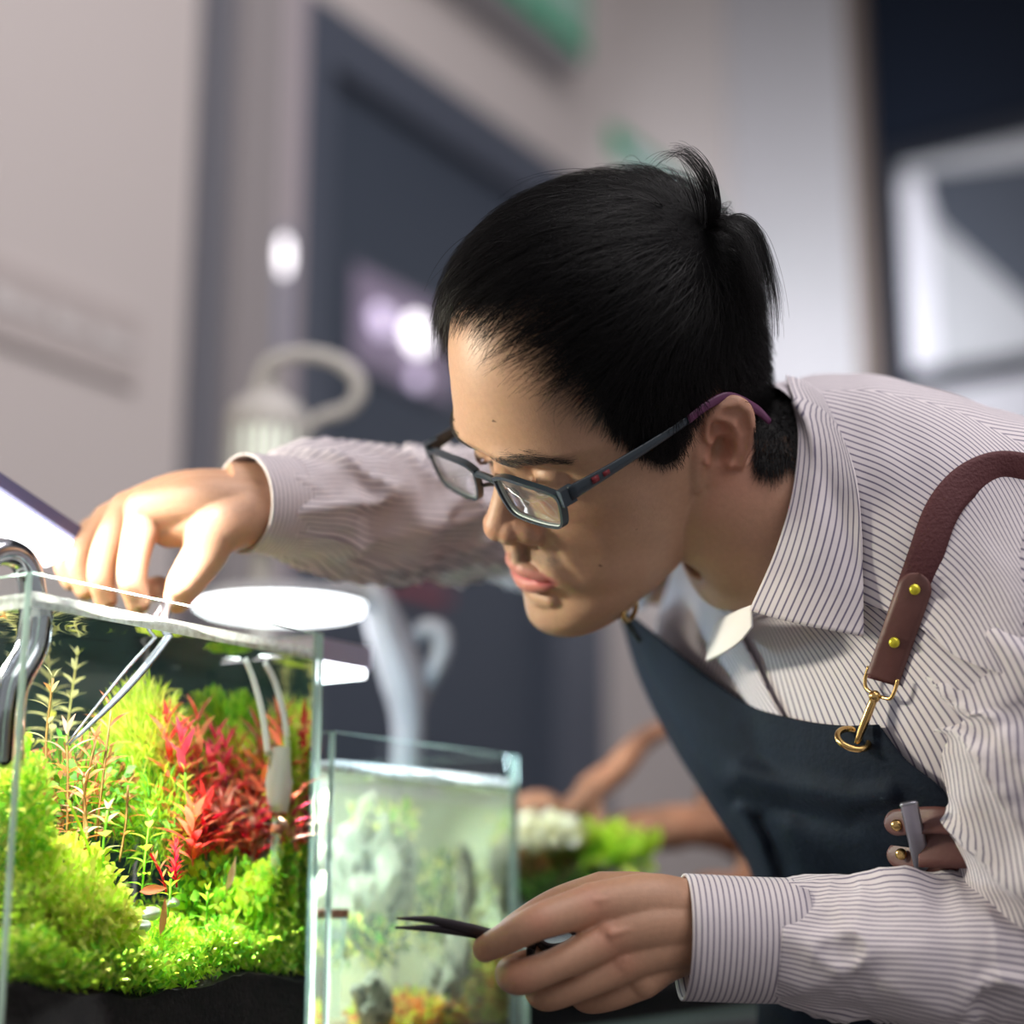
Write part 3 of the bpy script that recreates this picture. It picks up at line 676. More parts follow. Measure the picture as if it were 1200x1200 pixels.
sp(176, 1000, 195, 1045, .04, ('crimson', 'brown'), 'lance', .010, 5, 'leaning dark red stem left of the crimson spike', name='red_plant', stemcol='crimson', droop=-.8)
# small stones and fallen leaves among the stems
M_st = mat('pale_stone', (190, 196, 190), .8, var=.2, bscale=120, bump=.5)
for (px, py, r, t, lb) in ((168, 1085, 9, .028, 'small pale stone at the left of two in the front carpet'), (202, 1058, 8, .03, 'small white stone under the crimson spike'), (176, 1070, 10, .035, 'dull grey stone behind the pale front stone')):
    c = clamp1(I1(px, py, t)); k = r*1.0/FPX; m_ = MB().sphere(c, (k*1.5, k, k*.8), 14)
    m_.v = [tuple(Vector(q)+(Vector(q)-c)*.35*noise.noise(Vector(q)*150)) for q in m_.v]
    tag(m_.obj('stone', M_st), lb, 'stone')
for (px, py, t, cl, dr, lb) in ((190, 1075, .02, 'brown', (.1, 0, 1), 'upright dead brown leaf near the front carpet'), (178, 1043, .03, 'coral', (1, 0, .1), 'flat coral leaf lying left of the crimson spike'), (270, 1025, .03, 'rose', (.35, 0, 1), 'slender greyish leaf standing in the green cushion')):
    d = Vector(dr).normalized(); y = Vector((0, -1, .2)).cross(d).normalized(); z = d.cross(y); c = clamp1(I1(px, py, t))
    o = put('fallen_leaf', leafmesh('fallen_leaf', LC[cl], .3, .15), None, Matrix.Translation(c-d*.01) @ Matrix((d, y, z)).transposed().to_4x4() @ Matrix.Diagonal((.022,)*3+(1,)))
    tag(o, lb, 'leaf')
# white diffuser with two tubes and a glass counter
M_wht = mat('white_plastic', (246, 248, 248), .35, trans=.45); M_cg = pane_mat('clear_tube_glass', (.93, .97, .95), 1.45, milk=.12)
M_ring = mat('rust_ring', (176, 110, 84), .6)
t = .016
df = thing('gas_diffuser', 'white gas diffuser with two curved tubes inside the planted tank', 'diffuser', clamp1(I1(325, 1000, t)))
def tp(l): return [clamp1(I1(a, b, t)) for a, b in l]
MB().tube(tp([(287, 772), (298, 800), (308, 840), (314, 885)]), [.0024, .0026, .0028, .003], 10, 6).obj('tube', M_wht, df)
MB().tube(tp([(310, 776), (322, 800), (333, 840), (338, 885)]), [.0024, .0026, .0028, .003], 10, 6).obj('tube', M_wht, df)
c = clamp1(I1(326, 952, t)); k = (c-CAM).dot(FWD)/FPX
MB().lathe([(0, 0), (14*k, 0), (17*k, 12*k), (21*k, 34*k), (18*k, 48*k), (16*k, 70*k), (12*k, 76*k), (0, 76*k)], c, (0, 0, 1), 24).obj('body', M_wht, df)
c = clamp1(I1(322, 1038, t))
MB().lathe([(0, 0), (3*k, 1*k), (4*k, 18*k), (8*k, 22*k), (8*k, 84*k), (7*k, 84*k), (6.5*k, 24*k)], c, (0, 0, 1), 18).obj('counter_tube', M_cg, df)
MB().lathe([(8.2*k, 60*k), (9.5*k, 61*k), (9.5*k, 69*k), (8.2*k, 70*k)], c, (0, 0, 1), 18).obj('ring', M_ring, df)
# ------------------------------------------------------------------ second tank: pitted rocks, moss, glass cup
def I2(px, py, t=0): return refr(px, py, t, C2.x+L2-.012)
def clamp2(p, r=0): return Vector((min(max(p.x, C2.x+.008+r), C2.x+L2-.008-r), min(max(p.y, YF+.008+r), YF+D2-.008-r), max(p.z, TANKZ+.004)))
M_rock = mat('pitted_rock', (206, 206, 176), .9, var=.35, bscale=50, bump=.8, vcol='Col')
def rock(px, py, rx, rz, t, seed, label):
    c = I2(px, py, t); k = (c-CAM).dot(FWD)/FPX; sx, sz = rx*k, rz*k
    bm = bmesh.new(); bmesh.ops.create_icosphere(bm, subdivisions=5, radius=1)
    pits = []
    for i in range(16):
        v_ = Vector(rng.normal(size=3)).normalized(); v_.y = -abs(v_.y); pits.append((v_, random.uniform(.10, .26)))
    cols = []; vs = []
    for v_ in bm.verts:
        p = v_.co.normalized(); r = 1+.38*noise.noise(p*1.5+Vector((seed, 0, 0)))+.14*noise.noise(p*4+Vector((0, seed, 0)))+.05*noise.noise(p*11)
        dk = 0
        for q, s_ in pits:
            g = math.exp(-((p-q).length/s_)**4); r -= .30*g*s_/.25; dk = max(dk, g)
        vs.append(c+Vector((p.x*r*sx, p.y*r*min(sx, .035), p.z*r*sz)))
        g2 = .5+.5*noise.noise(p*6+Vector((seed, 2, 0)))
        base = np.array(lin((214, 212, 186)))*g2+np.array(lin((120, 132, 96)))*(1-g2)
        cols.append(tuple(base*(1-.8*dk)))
    vs = [clamp2(v_) for v_ in vs]
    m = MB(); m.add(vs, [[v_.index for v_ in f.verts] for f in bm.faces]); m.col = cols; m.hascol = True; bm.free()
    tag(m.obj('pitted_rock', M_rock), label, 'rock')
rock(432, 1030, 62, 80, .10, 1, 'largest grey pitted rock at the left of the hazy tank')
rock(468, 1010, 26, 34, .085, 5, 'mossy pitted rock leaning on the right of the largest rock')
rock(545, 1035, 17, 44, .04, 9, 'tall pale pitted rock by the right glass of the hazy tank')
rock(437, 1172, 30, 30, .03, 3, 'round pale rock with one dark hole low at the front')
rock(535, 1125, 24, 34, .04, 4, 'pale pitted rock just below the scissor blades')
rock(512, 1172, 34, 40, .035, 6, 'dark edged pitted rock at the bottom below the scissors')
def moss2(px, py, rx, rz, t, n, cols, label, size=(.006, .012), wid=.2, ry=.04):
    c = I2(px, py, t); pd = []; k = (c-CAM).dot(FWD)/FPX
    for i in range(n):
        v_ = Vector(rng.normal(size=3)).normalized()*(random.random()**.45)
        p = clamp2(c+Vector((v_.x*rx*k, v_.y*ry, v_.z*rz*k)), .004)
        pd.append((p, v_+Vector((0, 0, .6))+Vector(rng.normal(size=3))*.5, random.uniform(*size), wid, random.randrange(len(cols))))
    tuft_cloud('moss', pd, None, [LC[q] for q in cols], label, 'moss')
moss2(480, 1195, 100, 28, .05, 2600, ('lime', 'orange', 'yellow', 'orange'), 'yellow and orange moss floor of the hazy tank', ry=.05)
moss2(572, 1150, 30, 50, .05, 1300, ('lime', 'yellow', 'orange'), 'yellow moss by the right glass of the hazy tank')
moss2(520, 1060, 50, 60, .14, 550, ('moss', 'yellow', 'dgreen'), 'dull green moss between the two big rocks')
moss2(430, 1100, 60, 30, .08, 450, ('moss', 'dgreen', 'yellow'), 'dark green moss under the largest pitted rock')
moss2(450, 965, 60, 24, .10, 160, ('green', 'yellow', 'pale'), 'pale moss on top of the largest pitted rock')
MB().box((C2.x+.0055, YF+.0055, TANKZ+.0003), (C2.x+L2-.0055, YF+D2-.0055, TANKZ+.012)).obj('soil', mat('sandy_soil', (120, 92, 62), .9, var=.4, bscale=200, bump=.8), T2, smooth=False)
# murky water of the second tank
vm = bpy.data.materials.new('murky_water'); vm.use_nodes = True; nt = vm.node_tree; nt.nodes.clear()
vo = nt.nodes.new('ShaderNodeOutputMaterial'); vs_ = nt.nodes.new('ShaderNodeVolumeScatter')
vs_.inputs['Color'].default_value = (.93, 1, .86, 1); vs_.inputs['Density'].default_value = 1.5; vs_.inputs['Anisotropy'].default_value = .2
nt.links.new(vs_.outputs[0], vo.inputs['Volume'])
MB().box((C2.x+.0053, YF+.0053, TANKZ+.0125), (C2.x+L2-.0053, YF+D2-.0053, C2.z-.0245)).obj('murky_water', vm, T2, smooth=False)
# pale glass cup with a rust ring hanging by the left glass
c = I2(394, 1136, .02); k = (c-CAM).dot(FWD)/FPX; c.x = max(c.x, C2.x+.022)
cup = thing('glass_cup', 'clear glass cup with a rust coloured ring in the hazy tank', 'cup', c)
MB().lathe([(0, -.03), (.004, -.03), (.004, -.004), (.006, 0), (14*k, 30*k), (17*k, 66*k), (16*k, 66*k), (12*k, 30*k), (0, 4*k)], c, (0, 0, 1), 24).obj('bowl', M_cg, cup)
MB().lathe([(17*k, 58*k), (18.5*k, 59*k), (18.5*k, 68*k), (17*k, 69*k)], c, (0, 0, 1), 24).obj('ring', M_ring, cup)
# moss and ferns of the low tank
def plain(px, py, rx, rz, d, n, cols, label, size, wid, name='moss', cat='moss', ry=.04):
    c = P(px, py, d); k = d/FPX; pd = []
    for i in range(n):
        v_ = Vector(rng.normal(size=3)).normalized()*(random.random()**.45)
        pd.append((c+Vector((v_.x*rx*k, v_.y*ry, v_.z*rz*k)), v_+Vector((0, 0, .6))+Vector(rng.normal(size=3))*.5, random.uniform(*size), wid, random.randrange(len(cols))))
    tuft_cloud(name, pd, None, [LC[q] for q in cols], label, cat)
plain(640, 1010, 48, 46, 1.46, 1500, ('dgreen', 'stalk', 'moss', 'brown'), 'dark green bushy moss behind the hazy tank', (.008, .014), .3, 'dark_bush', 'plant')
plain(632, 976, 34, 17, 1.44, 700, ('cream', 'pale', 'cream'), 'cream white tips on top of the dark bush', (.007, .012), .35, 'cream_bush', 'plant')
plain(715, 1002, 32, 20, 1.45, 260, ('lime', 'lime', 'green', 'yellow'), 'vivid lime leaves at the foot of the driftwood', (.014, .026), .3, 'lime_fern', 'plant')
plain(672, 1050, 70, 24, 1.44, 900, ('moss', 'dgreen', 'moss'), 'dark moss at the rim of the low tank', (.008, .014), .28)
# ------------------------------------------------------------------ the person
RH = np.array([[0.5878753, -0.77546196, -0.23035057], [-0.32725668, -0.48838698, 0.80893833], [-0.73980112, -0.4001711, -0.54088575]])
TH = np.array([0.0697212, 0.05692336, 1.06595753])
CM = np.array([RIGHT, UP, FWD]).T; C0 = np.array(CAM)
def c2w(a): return np.asarray(a, float) @ CM.T + C0
def w2c(a): return (np.asarray(a, float)-C0) @ CM
def k2w(a): return c2w(np.asarray(a, float) @ RH.T + TH)          # head frame -> world
def w2k(a): return (w2c(a)-TH) @ RH
def K(x, y, z): return Vector(k2w([x, y, z]))
def pxd(px, py, d): return np.array([(px-600)/FPX*d, (600-py)/FPX*d, d])
person = thing('person', 'man in glasses, striped shirt and navy apron bending over the tanks', 'person', (P(1080, 900, 1.2).x, P(1080, 900, 1.2).y, 0))
# ---- torso frame
A_ = np.array([.41, -.05, -.91]); A_ /= np.linalg.norm(A_)
B_ = np.array([-.85, -.376, -.36]); B_ -= A_*(A_@B_); B_ /= np.linalg.norm(B_)
U_ = np.cross(B_, A_); U_ = U_ if U_[1] > 0 else -U_
#       px    py    d     A    Bf   Bb   n   bend
TR = [(1500, 1330, 1.27, .165, .105, .12, 2.3, 15), (1380, 1170, 1.24, .165, .110, .12, 2.3, 20), (1220, 1010, 1.20, .172, .130, .13, 2.3, 22), (1095, 870, 1.165, .187, .135, .145, 2.3, 25),
      (1025, 775, 1.135, .200, .130, .160, 2.35, 30), (980, 705, 1.115, .194, .115, .152, 2.3, 36), (942, 650, 1.10, .152, .096, .122, 2.15, 46), (912, 612, 1.088, .104, .080, .094, 2.05, 55), (888, 590, 1.078, .070, .070, .074, 2, 62), (872, 581, 1.073, .060, .066, .068, 2, 64)]
TRc = np.array([np.concatenate([pxd(*r[:3]), r[3:]]) for r in TR])
NT, NTH = 221, 400
TRf = crva(TRc, NT)
TN = len(TR)-1
def Tpt(th, t):
    """th, t arrays -> camera frame points. th = 0 at his left side, pi/2 = chest front"""
    th, t = np.broadcast_arrays(np.asarray(th, float), np.asarray(t, float))
    x = np.clip(t, 0, 1)*(NT-1); i = np.minimum(x.astype(int), NT-2); f = (x-i)[..., None]
    r = TRf[i]*(1-f)+TRf[i+1]*f
    c, s = np.cos(th), np.sin(th); e = 2/r[..., 6]; ph = np.radians(r[..., 7])[..., None]; Bv = B_*np.cos(ph)-U_*np.sin(ph)
    X = np.sign(c)*np.abs(c)**e*r[..., 3]; Bq = np.where(s > 0, r[..., 4], r[..., 5]); Y = np.sign(s)*np.abs(s)**e*Bq
    return r[..., :3]+X[..., None]*A_+Y[..., None]*Bv
def fold(p, amp=1.0):
    """cloth folds: displacement amount from camera frame position"""
    o = np.empty(len(p))
    for i, q in enumerate(p):
        a = noise.noise(Vector((q[0]*16+q[1]*9, q[1]*14-q[0]*10, q[2]*7)))
        b = noise.noise(Vector((q[0]*42+q[1]*16, q[1]*20-q[0]*20, q[2]*20+5)))
        o[i] = amp*(.0042*a+.0016*b-abs(a)*.0016)
    return o
def Tn(th, t):
    e = 1e-3; a = Tpt(np.asarray(th)+e, t)-Tpt(np.asarray(th)-e, t); b = Tpt(th, np.minimum(np.asarray(t)+e, 1))-Tpt(th, np.maximum(np.asarray(t)-e, 0))
    n_ = np.cross(a, b); n_ /= np.linalg.norm(n_, axis=-1, keepdims=True)+1e-12
    return n_
def Toff(th, t, off, famp=1.0):
    p = Tpt(th, t); n_ = Tn(th, t); sh = p.shape
    fo = fold(p.reshape(-1, 3), famp).reshape(sh[:-1]) if famp else 0
    return p+n_*(np.asarray(off)+fo)[..., None]
_t = Tpt(0., .5)+Tn(0., .5)*.01; _c = TRf[(NT-1)//2, :3]
assert np.linalg.norm(_t-_c) > np.linalg.norm(Tpt(0., .5)-_c), 'normal inward'
thg = np.linspace(0, 2*PI, 721)[:-1]; tg = np.linspace(0, 1, 500); THG, TGG = np.meshgrid(thg, tg)
PG = Tpt(THG, TGG); NG = Tn(THG, TGG); vis = (NG*PG).sum(-1) < 0
PXG = 600+FPX*PG[..., 0]/PG[..., 2]; PYG = 600-FPX*PG[..., 1]/PG[..., 2]
def tpar(px, py):
    d = (PXG-px)**2+(PYG-py)**2+np.where(vis, 0, 1e9); i = np.unravel_index(np.argmin(d), d.shape); th = THG[i]
    return (th-2*PI if th > PI*1.5 else th), TGG[i]
def arr2obj(name, pts, mats, parent, uv=None, thick=0, flip=False):
    G = c2w(pts); return MB().grid(G, uv, thick=thick, flip=flip).obj(name, mats, parent)
def griduv(pts, ku=1, swap=False, sh=0):
    """metric uv: u across columns, v across rows"""
    du = np.concatenate([np.zeros((len(pts), 1)), np.cumsum(np.linalg.norm(np.diff(pts, axis=1), axis=-1), 1)], 1)
    dv = np.concatenate([np.zeros((1, pts.shape[1])), np.cumsum(np.linalg.norm(np.diff(pts, axis=0), axis=-1), 0)], 0)
    u, v = (dv, du) if swap else (du, dv)
    u = u*np.cos(sh)+v*np.sin(sh)
    return [tuple(x) for x in np.stack([u, v], -1).reshape(-1, 2)]
M_shirt = stripe_mat('striped_shirt', (212, 204, 208), (98, 90, 116), .0042, .22)
M_white = mat('collar_lining', (226, 222, 222), .8)
M_apron = mat('navy_apron', (16, 25, 38), .8, spec=.2, bump=.35, bscale=260, var=.12)
M_leather = mat('brown_leather', (98, 62, 58), .5, bump=.25, bscale=120, var=.15)
M_web = mat('maroon_strap', (84, 40, 44), .75, bump=.5, bscale=500)
M_brass = mat('brass', (205, 170, 110), .25, metal=1)
M_rivet = mat('brass_rivet', (215, 205, 60), .3, metal=.6)
M_steel2 = mat('steel_slider', (160, 160, 170), .3, metal=.9)
M_dark = mat('dark_trousers', (30, 32, 40), .85)
# ---- shirt body
th = np.linspace(0, 2*PI, 261); t = np.linspace(0, (TN-.80)/TN, 200); THs, Ts = np.meshgrid(th, t)
pts = Toff(THs, Ts, .004)
uvt = np.stack([THs*.115, Ts*.7], -1).reshape(-1, 2)
shirt = arr2obj('shirt', pts, M_shirt, person, [tuple(x) for x in uvt])
SHB = BVHTree.FromPolygons([tuple(v) for v in c2w(pts.reshape(-1, 3))], [tuple(p.vertices) for p in shirt.data.polygons])
# ---- sleeves
def sleeve_disp(seed, amp=.10):
    def f(L, a, t):
        e = .35+.65*math.sin(PI*min(max(t, 0), 1))
        x = noise.noise(Vector((L*26+seed, math.cos(a)*1.1+L*6, math.sin(a)*1.1)))
        y = noise.noise(Vector((L*60+seed*2, math.cos(a)*1.8+L*12, math.sin(a)*1.8)))
        z = 1-abs(noise.noise(Vector((L*15+math.cos(a+seed)*1.6, math.cos(a)*1.0+seed, math.sin(a)*1.0))))*2
        return amp*e*(x*.9-abs(y)*.45+1.0*max(z, 0)**4)
    return f
def pv(l): return [Vector(c2w(pxd(*q[:3]))) for q in l]
def sleeve(name, l, rr, seed, amp, par, seg=72, sub=14, m=None, along=True):
    mb = MB().tube(pv(l), rr, seg, sub, disp=sleeve_disp(seed, amp), flat=FWD, caps=True)
    if not along: mb.uv = [(b, a) for a, b in mb.uv]
    return mb.obj(name, m or M_shirt, par)
k9 = 1/FPX
# near arm (his left): upper arm and forearm in one sleeve
sl = MB()
sl.tube(pv([(1140, 728, 1.02), (1180, 772, .992), (1208, 840, .980), (1220, 910, .970), (1238, 990, .965), (1280, 1090, .965), (1300, 1140, .965)]), [(.042, .040), (.0575, .056), (.062, .060), (.062, .060), (.058, .056), (.054, .054), (.03, .03)], 72, 14, disp=sleeve_disp(3, .14), flat=FWD)
n0 = len(sl.v)
sl.tube(pv([(1330, 1150, .968), (1270, 1140, .966), (1200, 1128, .965), (1130, 1116, .964), (1060, 1110, .96), (1000, 1108, .965), (955, 1106, .968), (910, 1101, .97)]), [(.045, .045), (.054, .054), (.050, .052), (.044, .048), (.039, .044), (.037, .040), (.0355, .036), (.033, .032)], 72, 14, disp=sleeve_disp(8, .20), flat=FWD)
sl.uv = [(a*1.25, b) for a, b in sl.uv]
sl.obj('sleeve', M_shirt, shirt)
def cuff(name, a, b, r, par, m=None, along=False, thick=.0016, prof=0.0, steps=10, dia=None):
    """open tube with thickness; stripes around the arm when along is False"""
    a, b = pv([a])[0], pv([b])[0]; ax = (b-a); L = ax.length; ax.normalize()
    d_ = dia if dia is not None else FWD
    N = (Vector(d_)-ax*ax.dot(Vector(d_))).normalized(); Bv = ax.cross(N); G = []; uv = []
    for i in range(steps+1):
        t = i/steps; row = []
        for k in range(73):
            q = 2*PI*k/72; f = 1+.015*noise.noise(Vector((t*2, math.cos(q)*1.5, math.sin(q)*1.5)))
            row.append(a+ax*(L*t)+(Bv*math.cos(q)*r[0]+N*math.sin(q)*r[1])*f*(1+prof*t))
            uv.append((L*t, q*r[0]) if not along else (q*r[0], L*t))
        G.append(row)
    return MB().grid(G, [(q_[0]*1.27, q_[1]) for q_ in uv], thick=thick).obj(name, m or M_shirt, par)
cuff('cuff', (800, 1098, .965), (938, 1103, .97), (.0335, .030), shirt)
# far arm (his right)
sleeve('sleeve', [(770, 640, 1.30), (690, 622, 1.30), (600, 608, 1.28), (540, 604, 1.25), (480, 602, 1.21), (430, 597, 1.175), (380, 590, 1.145), (340, 590, 1.12), (312, 592, 1.108)],
       [(.05, .055), (.048, .052), (.043, .05), (.043, .05), (.043, .048), (.043, .045), (.041, .042), (.034, .036), (.0295, .031)], 21, .24, shirt)
cuff('cuff', (284, 590, 1.092), (332, 592, 1.115), (.0305, .031), shirt, M_shirt, prof=.03)
# ---- yoke: diagonal stripes over the shoulder
def patch_px(name, rows, nr, nc, off, mats, par, swap=False, famp=1.0, thick=0, sh=0, sub=None, flip=False, bulge=None):
    ctl = np.array([[tpar(*q) for q in r] for r in rows]); g = crva(crva(ctl, nr).transpose(1, 0, 2), nc).transpose(1, 0, 2)
    p = Toff(g[..., 0], g[..., 1], off if bulge is None else off+bulge(g), famp)
    return arr2obj(name, p, mats, par, griduv(p, swap=swap, sh=sh), thick, flip)
yk = [[(958, 463), (1040, 470), (1100, 483), (1150, 503), (1215, 548)], [(975, 540), (1055, 560), (1105, 585), (1150, 610), (1195, 640)], [(985, 622), (1055, 645), (1105, 668), (1150, 695), (1200, 715)], [(988, 700), (1050, 718), (1092, 742), (1128, 772), (1192, 795)]]
patch_px('yoke', yk, 60, 60, .0058, M_shirt, shirt, swap=True, sh=-.42)
# ---- collar
def px_grid(rows, nr, nc, fit=None):
    a = np.array([[pxd(*q) for q in r] for r in rows]); a = crva(crva(a, nr).transpose(1, 0, 2), nc).transpose(1, 0, 2)
    if fit is not None:
        for i in range(nr):
            for j in range(nc):
                q = a[i, j]; hit = SHB.ray_cast(CAM, Vector(CM @ q).normalized())
                if hit[0] is not None:
                    dd = w2c(hit[0])[2]-fit
                    if q[2] > dd: a[i, j] = q*(dd/q[2])
        for _ in range(12):       # relax so that the cloth stays smooth
            z_ = a[..., 2]; n_ = z_.copy(); n_[1:-1, 1:-1] = np.minimum(z_[1:-1, 1:-1], (z_[:-2, 1:-1]+z_[2:, 1:-1]+z_[1:-1, :-2]+z_[1:-1, 2:])/4)
            n_[0, 1:-1] = np.minimum(z_[0, 1:-1], (z_[0, :-2]+z_[0, 2:])/2); n_[-1, 1:-1] = np.minimum(z_[-1, 1:-1], (z_[-1, :-2]+z_[-1, 2:])/2)
            a = a*(n_/z_)[..., None]
    return a
near = [[(921, 442, 1.075), (936, 500, 1.035), (930, 575, 1.012), (910, 645, 1.002), (879, 716, 1.0)],
        [(935, 446, 1.072), (958, 505, 1.025), (957, 590, 1.0), (945, 660, .99), (922, 728, .988)],
        [(950, 452, 1.074), (980, 520, 1.025), (986, 605, .998), (980, 675, .985), (968, 738, .98)],
        [(964, 462, 1.08), (1000, 545, 1.035), (1010, 620, 1.0), (1011, 685, .984), (1012, 746, .976)]]
g = px_grid(near, 40, 60, .005)
arr2obj('collar', g, M_shirt, shirt, griduv(g, swap=True), .0016, True)
far = [[(880, 709, 1.0), (862, 716, 1.03), (846, 724, 1.06), (838, 732, 1.09)], [(880, 722, .999), (862, 734, 1.02), (845, 748, 1.05), (830, 756, 1.08)], [(880, 735, .998), (866, 752, 1.015), (848, 764, 1.04), (827, 774, 1.07)]]
g = px_grid(far, 16, 24); arr2obj('collar', g, M_white, shirt, griduv(g), .0014)
# stand around the neck
G = []
for i in range(9):
    q = np.linspace(.25, PI*.62, 90); tt = (TN-1.05+.45*i/8)/TN
    G.append(Tpt(q, tt)+Tn(q, tt)*(.006-.001*i/8))
G = np.array(G); arr2obj('collar_stand', G, M_shirt, shirt, griduv(G, swap=True), .0012)
# placket with a dark edge line and pocket seam
plk = [[(846, 742), (860, 738), (878, 732)], [(862, 770), (876, 768), (893, 762)], [(882, 812), (896, 808), (912, 802)], [(905, 850), (920, 846), (934, 842)]]
patch_px('placket', plk, 40, 12, .0072, M_shirt, shirt, thick=.001)
# ---- apron bib
top = [(735, 717), (775, 748), (830, 792), (880, 826), (935, 843), (985, 850), (1030, 849)]
bib = [[(1030, 849, 1.01), (985, 850, 1.03), (935, 843, 1.055), (880, 826, 1.08), (830, 792, 1.11), (775, 748, 1.15), (735, 717, 1.19), (729, 724, 1.25)],
       [(1062, 890, .995), (1005, 893, 1.02), (945, 893, 1.045), (885, 884, 1.07), (832, 862, 1.10), (785, 825, 1.14), (757, 790, 1.18), (752, 797, 1.24)],
       [(1105, 925, .985), (1030, 935, 1.01), (962, 938, 1.035), (900, 935, 1.06), (850, 920, 1.09), (815, 893, 1.13), (793, 865, 1.17), (790, 873, 1.23)],
       [(1140, 975, .985), (1060, 982, 1.01), (985, 985, 1.035), (925, 980, 1.06), (885, 968, 1.085), (852, 950, 1.12), (832, 930, 1.16), (832, 940, 1.22)],
       [(1155, 1040, 1.0), (1070, 1045, 1.02), (1000, 1045, 1.045), (945, 1042, 1.065), (915, 1035, 1.085), (897, 1025, 1.11), (882, 1008, 1.15), (880, 1018, 1.21)],
       [(1160, 1120, 1.01), (1070, 1125, 1.03), (1005, 1125, 1.05), (950, 1122, 1.07), (920, 1118, 1.09), (903, 1110, 1.11), (893, 1100, 1.15), (892, 1105, 1.21)],
       [(1160, 1260, 1.03), (1070, 1262, 1.045), (1005, 1262, 1.06), (950, 1262, 1.08), (918, 1262, 1.10), (900, 1258, 1.12), (888, 1250, 1.16), (888, 1255, 1.22)],
       [(1160, 1480, 1.05), (1070, 1480, 1.065), (1005, 1480, 1.08), (950, 1480, 1.10), (918, 1480, 1.12), (900, 1480, 1.14), (886, 1475, 1.18), (886, 1480, 1.24)]]
bp_ = px_grid(bib, 110, 130, .006)
px_ = 600+FPX*bp_[..., 0]/bp_[..., 2]; py_ = 600-FPX*bp_[..., 1]/bp_[..., 2]; nb = -bp_/np.linalg.norm(bp_, axis=-1, keepdims=True)
def ridge(pts_, wdt):
    d = np.full(px_.shape, 1e9)
    for (a, b) in zip(pts_[:-1], pts_[1:]):
        a, b = np.array(a, float), np.array(b, float); ab = b-a
        tt = np.clip(((px_-a[0])*ab[0]+(py_-a[1])*ab[1])/(ab@ab), 0, 1); d = np.minimum(d, np.hypot(px_-a[0]-tt*ab[0], py_-a[1]-tt*ab[1]))
    return np.exp(-(d/wdt)**2)
bp_ = bp_+nb*(ridge([(870, 905), (930, 920), (1000, 935), (1040, 930)], 14)*.008-ridge([(865, 935), (930, 950), (1000, 965)], 14)*.006+ridge([(868, 950), (890, 985), (905, 1040), (908, 1120)], 9)*.009-ridge([(895, 960), (920, 1010), (930, 1080)], 11)*.006+ridge([(930, 970), (990, 1010), (1040, 1040)], 16)*.006)[..., None]
apron = arr2obj('apron', bp_, M_apron, person, griduv(bp_), .0015, True)
APB = BVHTree.FromPolygons([tuple(v.co) for v in apron.data.vertices], [tuple(p.vertices) for p in apron.data.polygons])
M_hem = mat('apron_stitching', (52, 66, 88), .8)
def surf(px, py, off, which=(0, 1), fallback=1.0):
    best = None; r = ray(px, py).normalized()
    for k in which:
        h_ = (SHB, APB)[k].ray_cast(CAM, r)
        if h_[0] is not None and (best is None or h_[3] < best[1]): best = (h_[0], h_[3])
    p = best[0] if best else CAM+r*fallback
    return p-r*off
def strip(name, path, wpx, off, mats, par, n=60, thick=.0022, rnd=False, which=(0, 1), straight=False):
    """flat band following a pixel path over the clothes; width is metric (m)"""
    c = crva(np.array(path, float), n); G = []
    ctr = [surf(x, y, off, which) for x, y in c]
    if straight: ctr = [ctr[0].lerp(ctr[-1], i/(n-1)) for i in range(n)]
    for _ in range(3): ctr = [ctr[0]]+[(ctr[i-1]+ctr[i]*2+ctr[i+1])/4 for i in range(1, n-1)]+[ctr[-1]]
    for i in range(n):
        T = (ctr[min(i+1, n-1)]-ctr[max(i-1, 0)]).normalized(); vw = (ctr[i]-CAM).normalized(); sd = T.cross(vw).normalized()
        w_ = wpx*(1 if not rnd else min(1, math.sqrt(max(0.02, 1-(max(0, 1-i/(n*.16)))**2)))*min(1, math.sqrt(max(.02, 1-(max(0, 1-(n-1-i)/(n*.16)))**2)) if rnd == 2 else 1))
        G.append([ctr[i]+sd*w_*(j/6-.5)-vw*(.0012*math.sin(PI*j/6)) for j in range(7)])
    return MB().grid(G, thick=thick, flip=True).obj(name, mats, par)
strip('shoulder_strap', [(1240, 566), (1200, 551), (1165, 549), (1130, 566), (1103, 600), (1085, 650), (1066, 705), (1046, 765), (1036, 800)], .0195, .006, M_web, apron)
strip('strap_leather', [(1078, 672), (1064, 712), (1048, 757), (1034, 797)], .0190, .0095, M_leather, apron, rnd=1, n=50)
def rivet(px, py, r, off, m=M_rivet):
    c = surf(px, py, off); ax = CAM-c
    MB().lathe([(0, r*.55), (r*.55, r*.5), (r*.9, r*.3), (r, 0), (r*.9, -r*.5)], c, ax, 16).obj('rivet', m, apron)
rivet(1072, 691, .0031, .0125); rivet(1048, 753, .0031, .0125)
def wire(name, path, r, m, off, sub=6):
    return MB().tube([surf(x, y, off) for x, y in path], r, 10, sub).obj(name, m, apron)
wire('buckle_ring', [(1018, 781), (1014, 795), (1015, 806), (1024, 813), (1037, 818), (1044, 818), (1049, 808), (1052, 796)], .0011, M_brass, .010)
c0 = surf(1025, 816, .012); c1 = surf(1004, 871, .012)
MB().sphere(c0, .0036, 14).tube([c0, c0.lerp(c1, .5), c1], [(.0026, .0022), (.0032, .0022), (.0022, .0016)], 12, 4).obj('snap_hook', M_brass, apron)
ce = surf(1000, 866, .0075); nrm = Vector(CM @ Tn(*[np.float64(x) for x in tpar(1000, 866)]))
MB().torus(ce, UP*.86-FWD*.52+RIGHT*.12, .0092, .0019, 32, 10).obj('eyelet', M_brass, apron)
